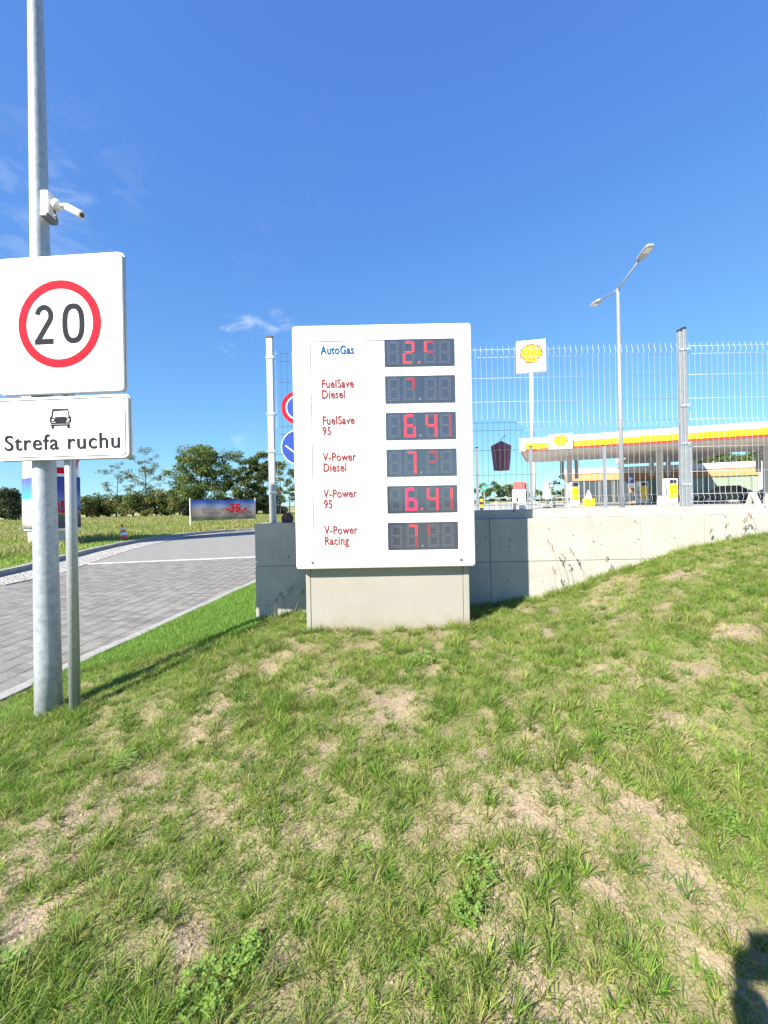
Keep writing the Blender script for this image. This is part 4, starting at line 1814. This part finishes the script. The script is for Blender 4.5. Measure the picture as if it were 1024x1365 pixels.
# parking sign
X, Y = put(842, 37)
pk = empty('parking_sign', (X, Y, SG), SRZ, label='blue parking sign with a white plate below, before the shop', cat='road sign')
blue_m = mat('sign_blue', (.012, .055, .36), .45)
mb = MB()
mb.tube([(0, .03, 0), (0, .03, 2.55)], .03, 8)
mb.build('pole', galv, pk)
mb = MB()
mb.box((-.30, -.015, 1.98), (.30, -.0, 2.56))
mb.build('blue_board', blue_m, pk)
text('letter', 'P', .5, sign_white, pk, (-.15, -.018, 2.09), bold=.01)
mb = MB()
mb.box((-.28, -.015, 1.52), (.28, 0, 1.93))
mb.build('lower_plate', sign_white, pk)


# cars
def car(name, paint, label, loc, rz):
    t = empty(name, loc, rz, label=label, cat='car', group='cars parked at the shop')
    body = [(-2.1, .30), (-2.15, .62), (-2.0, .86), (-1.1, .95), (1.55, .98), (2.05, .92), (2.12, .6), (2.05, .3)]
    mb = MB()
    mb.prism(body, 'y', -.86, .86)
    mb.build('body', paint, t, bevel=.09)
    cab = [(-1.25, .94), (-.55, 1.44), (.85, 1.46), (1.65, .97)]
    n_ = len(cab)
    vs = [(u, -.80, w_) for u, w_ in cab] + [(u, .80, w_) for u, w_ in cab]
    for i in (1, 2):
        vs[i] = (vs[i][0], -.64, vs[i][2])
        vs[i + n_] = (vs[i + n_][0], .64, vs[i + n_][2])
    mb = MB()
    mb.add(vs, [(0, 1, 2, 3), (7, 6, 5, 4), (0, 4, 5, 1), (1, 5, 6, 2), (2, 6, 7, 3), (3, 7, 4, 0)])
    mb.build('cabin_glass', glass_dark, t, bevel=.05)
    mb = MB()
    mb.box((-.6, -.62, 1.45), (.88, .62, 1.50))
    mb.build('roof', paint, t, bevel=.02)
    for a in (-1.3, 1.32):
        for s_ in (-1, 1):
            mb = MB()
            mb.tube([(a, s_ * .70, .32), (a, s_ * .885, .32)], .32, 20)
            wh_ = mb.build('wheel', dark_m, t)
            mb = MB()
            mb.tube([(a, s_ * .886, .32), (a, s_ * .90, .32)], .19, 14)
            mb.build('rim', galv, wh_)
    for s_ in (-.62, .62):
        mb = MB()
        mb.box((-2.17, s_ - .16, .66), (-2.02, s_ + .16, .80))
        mb.build('headlight', lamp_lens, t)
        mb = MB()
        mb.box((2.02, s_ - .16, .72), (2.14, s_ + .16, .86))
        mb.build('tail_light', sign_red, t)
    return t


car_black = mat('car_black', (.02, .022, .03), .25, coat=.6)
X, Y = put(968, 36)
car('parked_car', car_black, 'dark parked car facing the pale shop windows', (X, Y, SG), R(-30))
X, Y = put(1042, 33)
car('parked_car', mat('car_grey', (.06, .065, .08), .3, coat=.6), 'dark grey car parked past the shop corner pillar', (X, Y, SG), R(-20))
# A-frame board
X, Y = put(1004, 29)
af = empty('a_frame_board', (X, Y, SG), R(20), label='white folding A-frame board standing near the parked car', cat='sign board')
for s_ in (-1, 1):
    mb = MB()
    mb.add([(-.3, s_ * .28, 0), (.3, s_ * .28, 0), (.3, s_ * .012, .85), (-.3, s_ * .012, .85), (-.3, s_ * .28 + s_ * .025, 0), (.3, s_ * .28 + s_ * .025, 0), (.3, s_ * .037, .85), (-.3, s_ * .037, .85)],
           [(0, 1, 2, 3), (4, 5, 6, 7), (0, 4, 5, 1), (1, 5, 6, 2), (2, 6, 7, 3), (3, 7, 4, 0)])
    mb.build('panel', pump_white, af)
# green disc sign and striped marker
X, Y = put(646, 24)
gsn = empty('green_sign', (X, Y, SG), label='small green round sign on a pole before the distant trees', cat='sign')
mb = MB()
mb.tube([(0, .02, 0), (0, .02, 1.5)], .025, 8)
mb.build('pole', galv, gsn)
mb = MB()
mb.tube([(0, -.015, 1.32), (0, -.003, 1.32)], .17, 20)
dk = mb.build('disc', mat('sign_green', (.03, .32, .20), .5), gsn)
mb = MB()
mb.box((-.09, -.021, 1.28), (.09, -.0155, 1.35))
mb.build('white_bar', sign_white, dk)
X, Y = put(642, 19)
stp = empty('striped_marker', (X, Y, SG), label='yellow and black striped marker post beside the price board edge', cat='marker post')
for k in range(6):
    mb = MB()
    mb.box((-.07, -.02, k * .13), (.07, .02, k * .13 + .1295))
    mb.build('stripe', [canopy_yellow, dark_m][k % 2], stp)
# slim posts behind the fence
for px, lb in ((637, 'slim grey post right behind the price board edge'), (709, 'slim grey post in line with the mast foot'), (807, 'slim grey post before the shop windows, left of the street lamp'),
               (921.5, 'slim grey post just right of the double fence post')):
    X, Y = put(px, 7.0)
    t = empty('slim_post', (X, Y, SG), label=lb, cat='post', group='slim posts behind the fence')
    mb = MB()
    mb.box((-.02, -.02, 0), (.02, .02, 1.40))
    mb.build('post', galv, t)
    mb = MB()
    mb.box((-.023, -.023, 1.4005), (.023, .023, 1.42))
    mb.build('cap', cap_m, t)
# dark red box hanging on the fence
X, Y = put(671.5, 3.97)
rb = empty('red_hanging_box', (X, 4.02, 1.72), R(38), label='dark red tapered box with pale trim lines hanging on the mesh fence', cat='box')
wine = mat('wine_red', (.36, .08, .125), .55, var=.2, vscale=20)
trim_m = mat('pale_trim', (.52, .44, .46), .5)
mb = MB()
a0, a1, zt = .052, .068, .235
vs = [(-a0, -a0, 0), (a0, -a0, 0), (a0, a0, 0), (-a0, a0, 0), (-a1, -a1, zt), (a1, -a1, zt), (a1, a1, zt), (-a1, a1, zt), (0, 0, zt + .05)]
mb.add(vs, [(0, 3, 2, 1), (0, 1, 5, 4), (1, 2, 6, 5), (2, 3, 7, 6), (3, 0, 4, 7), (4, 5, 8), (5, 6, 8), (6, 7, 8), (7, 4, 8)])
mb.build('shell', wine, rb)
mb = MB()
for (u0, u1) in ((-.045, -.038), (.02, .022)):
    mb.tube([(u0 * .75, -a0 - .004, .02), (u0, -a1 - .001, .19)], .0042, 6)
    mb.tube([(-a0 - .004, u0 * .75, .02), (-a1 - .001, u0, .19)], .0042, 6)
mb.tube([(-.055, -a1 - .002, .192), (.03, -a1 - .002, .192)], .004, 6)
mb.tube([(-a1 - .002, -.055, .192), (-a1 - .002, .03, .192)], .004, 6)
mb.build('trim', trim_m, rb)
mb = MB()
mb.tube([(0, 0, zt + .045), (0, -.02, zt + .08), (0, -.06, zt + .09)], .003, 6)
mb.build('hook', galv, rb)

# round signs on one post behind the left end of the fence
X, Y = put(400.5, 7.5)
rs = empty('round_sign_pair', (X, Y, SG), R(4), label='red-ringed blue disc above a plain blue disc behind the price board', cat='road sign')
mb = MB()
mb.tube([(.0, .03, 0), (.0, .03, 3.6)], .03, 10)
mb.build('pole', galv, rs)
z1 = CZ + (672 - 541.5) / 560 * 7.5 - SG
z2 = CZ + (672 - 594) / 560 * 7.5 - SG
mb = MB()
mb.tube([(0, -.012, z1), (0, -.002, z1)], .30, 36)
ds = mb.build('upper_disc', sign_red, rs)
mb = MB()
ring_mesh(mb, 0, z1, .225, .20, -.016, -.0125, 40)
mb.build('white_circle', sign_white, ds)
mb = MB()
mb.tube([(0, -.0165, z1), (0, -.0126, z1)], .199, 36)
mb.build('blue_centre', blue_m, ds)
mb = MB()
mb.tube([(0, -.012, z2), (0, -.002, z2)], .32, 36)
ds = mb.build('lower_disc', blue_m, rs)
mb = MB()
ring_mesh(mb, 0, z2, .318, .302, -.016, -.0125, 40)
ribbon(mb, [(-.24, z2 + .03), (0, z2 - .16)], .022, -.016, -.0125)
mb.build('white_mark', sign_white, ds)

# reddish stone on the wall top
X, Y = put(384, 3.95)
bm = bmesh.new()
bmesh.ops.create_icosphere(bm, subdivisions=3, radius=.056)
for v in bm.verts:
    q = v.co.normalized()
    v.co *= 1 + .18 * (float(fbm(np.array(q.x * 2 + 5), np.array(q.y * 2 + q.z * 3 + 5), 3)) - .5)
    v.co.z = v.co.z * 1.05
    if v.co.z < -.035:
        v.co.z = -.035
me = bpy.data.meshes.new('field_stone')
bm.to_mesh(me)
bm.free()
o = link('field_stone', me, mat('red_stone', (.17, .09, .075), .9, var=.5, vscale=14, bump=.8, bscale=40), loc=(X, 3.92, 1.266 + .036), smooth=True)
tag(o, 'rounded reddish brown stone on the wall top by the fence post', 'stone')

# ------------------------------------------------------------------ left side: pylon, banner, cone, small tower
sky_blue = mat('print_blue', (.03, .10, .52), .45)


def banner_mat(name, stops, z0, z1):
    """flat printed picture: vertical colour bands"""
    m = bpy.data.materials.new(name)
    m.use_nodes = True
    n, l = m.node_tree.nodes, m.node_tree.links
    p = n['Principled BSDF']
    p.inputs['Roughness'].default_value = .45
    t = n.new('ShaderNodeTexCoord')
    s = n.new('ShaderNodeSeparateXYZ')
    l.new(t.outputs['Object'], s.inputs[0])
    no = n.new('ShaderNodeTexNoise')
    no.inputs['Scale'].default_value = 2.5
    l.new(t.outputs['Object'], no.inputs['Vector'])
    mr = n.new('ShaderNodeMapRange')
    mr.inputs['From Min'].default_value = z0
    mr.inputs['From Max'].default_value = z1
    l.new(s.outputs['Z'], mr.inputs['Value'])
    ad = n.new('ShaderNodeMath')
    ad.operation = 'MULTIPLY_ADD'
    ad.inputs[1].default_value = .16
    l.new(no.outputs['Fac'], ad.inputs[0])
    sb = n.new('ShaderNodeMath')
    sb.operation = 'SUBTRACT'
    sb.inputs[1].default_value = .08
    l.new(mr.outputs['Result'], sb.inputs[0])
    l.new(sb.outputs[0], ad.inputs[2])
    r = n.new('ShaderNodeValToRGB')
    e = r.color_ramp.elements
    e[0].position, e[0].color = stops[0][0], (*stops[0][1], 1)
    e[1].position, e[1].color = stops[-1][0], (*stops[-1][1], 1)
    for (q, c) in stops[1:-1]:
        x_ = e.new(q)
        x_.color = (*c, 1)
    l.new(ad.outputs[0], r.inputs['Fac'])
    l.new(r.outputs['Color'], p.inputs['Base Color'])
    return m


prz = math.atan2(-1.2, 1.76)
py = empty('advert_pylon', (-12.5, 15.4, .09), prz, label='box-shaped advertising pylon with blue printed banners across the road', cat='advertising pylon')
# local +x runs along the long left face seen from here (towards back-left is -x), local +y along the right face
LW, LD = 2.13, 1.17
mb = MB()
mb.box((-LW, .0, .55), (0, LD, 6.2))
mb.build('cabinet', white, py, bevel=.02)
mb = MB()
mb.box((-LW + .1, .1, .0), (-.1, LD - .1, .549))
mb.build('base', mat('pylon_base', (.42, .42, .42), .6), py)
mb = MB()
mb.box((-LW + .62, -.012, 2.62), (-LW + .66, -.0005, 6.15))
mb.build('seam', grey_line, py)
mb = MB()
mb.box((-LW - .01, -.03, .62), (.012, -.002, 2.60))
mb.build('printed_banner', banner_mat('banner_lit', [(0.0, (.06, .06, .07)), (.16, (.45, .42, .40)), (.22, (.70, .72, .75)), (.45, (.62, .72, .82)), (.62, (.04, .28, .80)), (1.0, (.08, .06, .52))], .62, 2.6), py)
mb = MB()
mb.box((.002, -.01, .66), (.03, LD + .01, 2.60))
mb.build('printed_banner', banner_mat('banner_shade', [(0.0, (.03, .03, .04)), (.25, (.10, .10, .12)), (.28, (.35, .28, .03)), (.34, (.03, .06, .22)), (.5, (.16, .22, .42)), (.75, (.035, .055, .30)), (1.0, (.02, .03, .22))], .66, 2.6), py)  # darker print than the sunlit face: this side's shade is in the colours
for s_, zb, zs, ym in (('3', 3.35, .75, .30), ('4', 3.0, 1.0, .78), ('-35,-', 1.25, .62, .10)):
    o = text('red_figure', s_, zs, sign_red, py, (.034 if zb < 2.6 else .004, ym, zb), bold=.02, depth=.004, rz=R(90), sx=.8)
mb = MB()
mb.box((.002, .12, 2.72), (.0035, LD - .12, 2.95))
mb.build('red_strip', sign_red, py)
mb = MB()
mb.prism([(-15.6, 13.7), (-12.9, 13.1), (-11.6, 16.5), (-14.6, 18.3)], 'z', -.1, .092)
tag(mb.build('pylon_slab', kerb_m), kind='structure')

P1, P2 = Vector((-12.35, 26.8, 0)), Vector((-9.0, 29.4, 0))
dv = (P2 - P1)
LB = dv.length
ab = empty('advert_banner', (P1.x, P1.y, fz(P1.x, P1.y)), math.atan2(dv.y, dv.x), label='long printed banner reading -35,- between two posts in the meadow', cat='banner')
z0b, z1b = .42, 1.76
for s_ in (0, LB):
    mb = MB()
    mb.tube([(s_, .06, -.3), (s_, .06, 1.86)], .045, 10)
    mb.build('post', mat('post_pale', (.55, .56, .55), .5), ab)
mb = MB()
mb.tube([(LB * .52, .06, -.3), (LB * .52, .06, .60)], .03, 8)
mb.build('middle_stake', mat('post_pale', (.55, .56, .55), .5), ab)
mb = MB()
nn = 24
vs, fs = [], []
for i in range(nn + 1):
    xx = .05 + (LB - .1) * i / nn
    for z in (z0b, (z0b + z1b) / 2, z1b):
        vs.append((xx, .015 * math.sin(i * .9) - .02, z - (.03 * math.sin(math.pi * i / nn) if z > 1 else 0)))
for i in range(nn):
    for j in range(2):
        fs.append((3 * i + j, 3 * i + 3 + j, 3 * i + 4 + j, 3 * i + 1 + j))
mb.add(vs, fs)
o = mb.build('printed_cloth', banner_mat('banner_field', [(0.0, (.10, .12, .07)), (.14, (.14, .14, .11)), (.24, (.30, .24, .21)), (.5, (.36, .29, .29)), (.72, (.20, .26, .45)), (.88, (.04, .10, .36)), (1.0, (.025, .05, .26))], z0b, z1b), ab)
sm2 = o.modifiers.new('solid', 'SOLIDIFY')
sm2.thickness = .006
text('red_figure', '-35,-', .78, sign_red, ab, (LB * .52, -.06, .93), bold=.03, depth=.004, sx=.95)
mb = MB()
for k, (a, b_, z) in enumerate(((.12, .50, 1.22), (.12, .50, 1.08), (.14, .42, .96))):
    mb.box((LB * a, -.05, z), (LB * b_, -.046, z + .045))
mb.build('printed_line', mat('print_brown', (.45, .30, .22), .6), ab)

# traffic cone
X, Y = -11.15, 18.0
cn = empty('traffic_cone', (X, Y, .10), label='orange and white striped traffic cone leaning by the kerb', cat='traffic cone')
cn.rotation_euler = (R(-3), R(-9), 0)
cn.scale = (1.25, 1.25, 1.2)
cone_o = mat('cone_orange', (.70, .13, .03), .5)
mb = MB()
mb.box((-.19, -.19, -.02), (.19, .19, .03))
mb.build('base', dark_m, cn, bevel=.01)
zz = [.031, .16, .27, .36, .45, .58]
rc = [.155, .123, .097, .075, .053, .025]
for i in range(5):
    mb = MB()
    mb.tube([(0, 0, zz[i]), (0, 0, zz[i + 1] - .0005)], [rc[i], rc[i + 1]], 20)
    mb.build('orange_band' if i % 2 == 0 else 'white_band', cone_o if i % 2 == 0 else sign_white, cn, smooth=False)

# small white tower behind the hedge
X, Y = put(242, 110)
tw = empty('white_tower', (X, Y, 0), R(25), label='small white tower with dark openings rising above the hedgerow', cat='building')
mb = MB()
mb.box((-1.1, -1.0, 0), (1.1, 1.0, 6.2))
mb.build('wall', pump_white, tw)
mb = MB()
mb.box((-1.2, -1.1, 6.201), (1.2, 1.1, 6.4))
mb.build('roof', mat('board_grey', (.2, .2, .21), .5), tw)
for a in (-.55, .1):
    mb = MB()
    mb.box((a, -1.03, 4.9), (a + .45, -1.001, 5.7))
    mb.build('window', dark_m, tw)

# ------------------------------------------------------------------ weeds on the bank
weed_m = leaf_mat('weed_leaf', trans=.3)


def leaf_blade(L, Wd, curl, n=6):
    """one broad leaf lying along +x, as a strip with a mid fold"""
    vs, fs = [], []
    for i in range(n + 1):
        t = i / n
        w = Wd * math.sin(math.pi * min(1, t * .9 + .08)) ** .8 * .5
        z = L * (.55 * t * (1 - curl * t))
        vs += [(L * t, -w, z + .12 * w), (L * t, 0, z - .10 * w), (L * t, w, z + .12 * w)]
        if i:
            q = 3 * i
            fs += [(q - 3, q, q + 1, q - 2), (q - 2, q + 1, q + 2, q - 1)]
    return vs, fs


def rosette(name, x, y, label, group, nleaf=9, L=.07, Wd=.022, curl=.9, c=(.13, .22, .045)):
    x, y = float(x), float(y)
    t = empty(name, (x, y, float(gz(x, y)) - .003), random.random() * 6.28, label=label, cat='weed', group=group)
    for k in range(nleaf):
        a = 2 * math.pi * k / nleaf + random.uniform(-.3, .3)
        l_ = L * random.uniform(.65, 1.15)
        vs, fs = leaf_blade(l_, Wd * random.uniform(.8, 1.2), curl * random.uniform(.7, 1.15))
        M = Matrix.Rotation(a, 3, 'Z')
        vs = [tuple(M @ Vector(v)) for v in vs]
        cc_ = np.array(c) * random.uniform(.8, 1.2)
        me = np_mesh('leaf', np.array(vs), np.array(fs), np.repeat(cc_[None], len(vs), 0), 4)
        link('leaf', me, weed_m, t, smooth=True)
    return t


spots_w = [(.62, 2.1), (-.12, 1.55), (.95, 1.95), (-.62, 2.25), (1.2, 2.35), (.15, 1.95), (-1.1, 1.62), (1.45, 2.6), (.55, 1.42), (1.78, 2.75), (-.9, 2.5), (.35, 2.75), (2.3, 3.0),
           (-.45, 1.25), (.82, 1.15), (1.1, 2.05), (-1.5, 2.4), (.05, 1.2), (1.0, 2.62), (2.5, 2.85)]
for (x_, y_) in spots_w:
    rosette('weed_rosette', x_ + random.uniform(-.03, .03), y_ + random.uniform(-.03, .03), 'bright green weed rosette of narrow pointed leaves in thin turf', 'weed rosettes on the bank',
            nleaf=random.randint(7, 11), L=random.uniform(.045, .085), Wd=random.uniform(.009, .017), curl=random.uniform(.6, 1.0), c=random.choice([(.20, .32, .06), (.17, .29, .055), (.23, .34, .07)]))


def clover(x, y, label, group, r=.1, n=90):
    t = empty('clover_patch', (x, y, 0), label=label, cat='weed', group=group)
    V, F, C = [], [], []
    for k in range(n):
        a, q = random.random() * 6.28, r * math.sqrt(random.random())
        px_, py_ = math.cos(a) * q, math.sin(a) * q
        z = float(gz(x + px_, y + py_)) + random.uniform(.012, .045)
        ca = random.random() * 6.28
        cc_ = np.array((.19, .31, .06)) * random.uniform(.75, 1.25)
        for j in range(3):
            b_ = ca + j * 2.094
            s = random.uniform(.0045, .0085)
            d = Vector((math.cos(b_), math.sin(b_), random.uniform(-.1, .35)))
            e = Vector((-math.sin(b_), math.cos(b_), random.uniform(-.2, .2)))
            o_ = Vector((px_, py_, z))
            q0 = len(V)
            V += [tuple(o_), tuple(o_ + d * s + e * s * .75), tuple(o_ + d * s * 1.9), tuple(o_ + d * s - e * s * .75)]
            F.append((q0, q0 + 1, q0 + 2, q0 + 3))
            C += [cc_] * 4
    link('clover_leaves', np_mesh('clover_leaves', np.array(V), np.array(F), np.array(C), 4), weed_m, t)
    return t


for (x_, y_, r_) in ((-.52, 1.16, .075), (-.44, 1.24, .05), (.30, 1.42, .06), (.24, 1.32, .05), (1.18, 1.47, .06), (-1.13, 1.20, .06), (.22, 2.72, .09), (1.05, 1.9, .05), (-1.3, 2.05, .06), (1.3, 1.35, .05)):
    clover(x_, y_, 'patch of small round clover leaves among the grass', 'clover patches on the bank', r_, int(1000 * r_))

# tall seed stalks along the wall
seed_m = mat('seed_stalk', (.24, .21, .10), .8)
seed_m2 = mat('seed_head', (.17, .13, .075), .9)


def stalk(x, y, h, lean, label, group):
    t = empty('grass_stalk', (x, y, float(gz(x, y)) - .01), random.random() * .3, label=label, cat='grass stalk', group=group)
    pts = [(lean * h * (k / 5) ** 1.8, -.03 * h * k / 5, h * k / 5 * (1 - .1 * abs(lean) * k / 5)) for k in range(6)]
    mb = MB()
    mb.tube(pts, [.0022, .002, .0018, .0016, .0013, .001], 5)
    mb.build('stem', seed_m, t)
    mb = MB()
    a, b_ = Vector(pts[4]), Vector(pts[5])
    for k in range(7):
        p = a.lerp(b_, k / 6)
        r_ = .006 + .006 * math.sin(math.pi * (k + .5) / 7)
        q = p + Vector((random.uniform(-1, 1) * r_ * 1.5, random.uniform(-1, 1) * r_, -.005))
        mb.tube([q, q + Vector((random.uniform(-.006, .006), 0, .012)), q + Vector((random.uniform(-.008, .008), 0, .026))], [.001, .0042, .0008], 5)
    mb.build('seed_head', seed_m2, t)
    return t


for (x_, h_, l_) in ((1.53, .50, -.30), (1.60, .34, -.18), (1.48, .26, -.1), (1.74, .36, -.42), (1.9, .2, .2),
                     (-.92, .30, .35), (-.86, .24, -.2), (-.98, .2, .1), (-.8, .26, .4), (2.95, .18, .1), (2.85, .14, .1), (3.12, .2, .2), (3.28, .24, -.5)):
    stalk(x_, 3.66 + random.uniform(-.05, .03), h_, l_, 'thin dry grass stalk with a seed head before the concrete wall', 'seed stalks along the wall')


# ------------------------------------------------------------------ the photographer, whose shadow falls on the bank
def skin_body(name, verts, edges, rads, m, parent, sub=2, root=0):
    me = bpy.data.meshes.new(name)
    me.from_pydata(verts, edges, [])
    o = link(name, me, None, parent)
    o.modifiers.new('skin', 'SKIN')
    for i, r_ in enumerate(rads):
        sv = me.skin_vertices[0].data[i]
        sv.radius = (r_, r_) if not isinstance(r_, tuple) else r_
        sv.use_root = (i == root)
    s = o.modifiers.new('sub', 'SUBSURF')
    s.levels = s.render_levels = sub
    me.materials.append(m)
    return o


person = empty('person', (0, 0, 0), label='person in dark clothes holding up a phone, seen by the shadow on the grass', cat='person')
cloth = mat('dark_clothing', (.03, .035, .05), .9)
gp = float(gz(.0, -.5))
V = [(.02, -.52, .86), (.02, -.53, 1.10), (.02, -.52, 1.34), (.02, -.50, 1.45), (.02, -.48, 1.52), (.02, -.46, 1.63), (.02, -.455, 1.70),
     (-.18, -.50, 1.38), (-.27, -.38, 1.13), (-.215, -.10, 1.26), (-.190, -.045, 1.31),
     (.22, -.50, 1.38), (.30, -.38, 1.13), (.11, -.10, 1.27), (.05, -.045, 1.31),
     (-.08, -.53, .80), (-.09, -.52, .46), (-.10, -.53, gp + .09), (-.11, -.40, gp + .035),
     (.12, -.53, .80), (.13, -.52, .46), (.14, -.53, gp + .09), (.15, -.40, gp + .035)]
E = [(0, 1), (1, 2), (2, 3), (3, 4), (4, 5), (5, 6), (2, 7), (7, 8), (8, 9), (9, 10), (2, 11), (11, 12), (12, 13), (13, 14), (0, 15), (15, 16), (16, 17), (17, 18), (0, 19), (19, 20), (20, 21), (21, 22)]
RD = [.15, .145, .15, .065, .062, .092, .07, 0.075, .06, .044, .046, .075, .055, .036, .038, .09, .06, .042, .035, .09, .06, .042, .035]
skin_body('body', V, E, RD, cloth, person)
skin = mat('skin', (.55, .36, .27), .6)
# hands: separate fingers closing round the phone's edges
for sgn, hx, hz in ((-1, -.185, 1.315), (1, .035, 1.30)):
    V, E, RD = [(hx, -.035, hz), (hx - sgn * .006, -.022, hz + .03)], [(0, 1)], [.028, .024]
    for k in range(4):
        z = hz - .030 + k * .021
        b0_ = len(V)
        ln = (.036, .042, .044, .038)[k]
        V += [(hx + sgn * .012, -.030, z), (hx + sgn * .004, -.012, z), (hx - sgn * (ln - .01), -.004, z + .002)]
        E += [(0, b0_), (b0_, b0_ + 1), (b0_ + 1, b0_ + 2)]
        RD += [.010, .009, .008]
    b0_ = len(V)
    V += [(hx - sgn * .03, -.045, hz + .02), (hx - sgn * .05, -.035, hz + .04)]
    E += [(0, b0_), (b0_, b0_ + 1)]
    RD += [.012, .009]
    skin_body('hand', V, E, RD, skin, person, 1)
bm = bmesh.new()
bmesh.ops.create_uvsphere(bm, u_segments=18, v_segments=12, radius=.105)
me = bpy.data.meshes.new('hair')
for v in bm.verts:
    v.co = Vector((v.co.x * .92, v.co.y * 1.05, v.co.z * .9))
bmesh.ops.delete(bm, geom=[v for v in bm.verts if v.co.z < -.03 and v.co.y > .02], context='VERTS')
bm.to_mesh(me)
bm.free()
link('hair', me, mat('hair', (.03, .02, .015), .7), person, (.02, -.475, 1.67), smooth=True)
phn = empty('phone', (0, 0, 0), label='black phone held up in both hands', cat='phone')
mb = MB()
mb.box((-.170, -.024, 1.28), (.012, -.015, 1.41))
mb.build('case', dark_m, phn, bevel=.003)
mb = MB()
mb.box((-.145, -.0255, 1.295), (.007, -.0242, 1.405))
mb.build('screen', mat('phone_screen', (.01, .01, .012), .1), phn)
print('scene built')
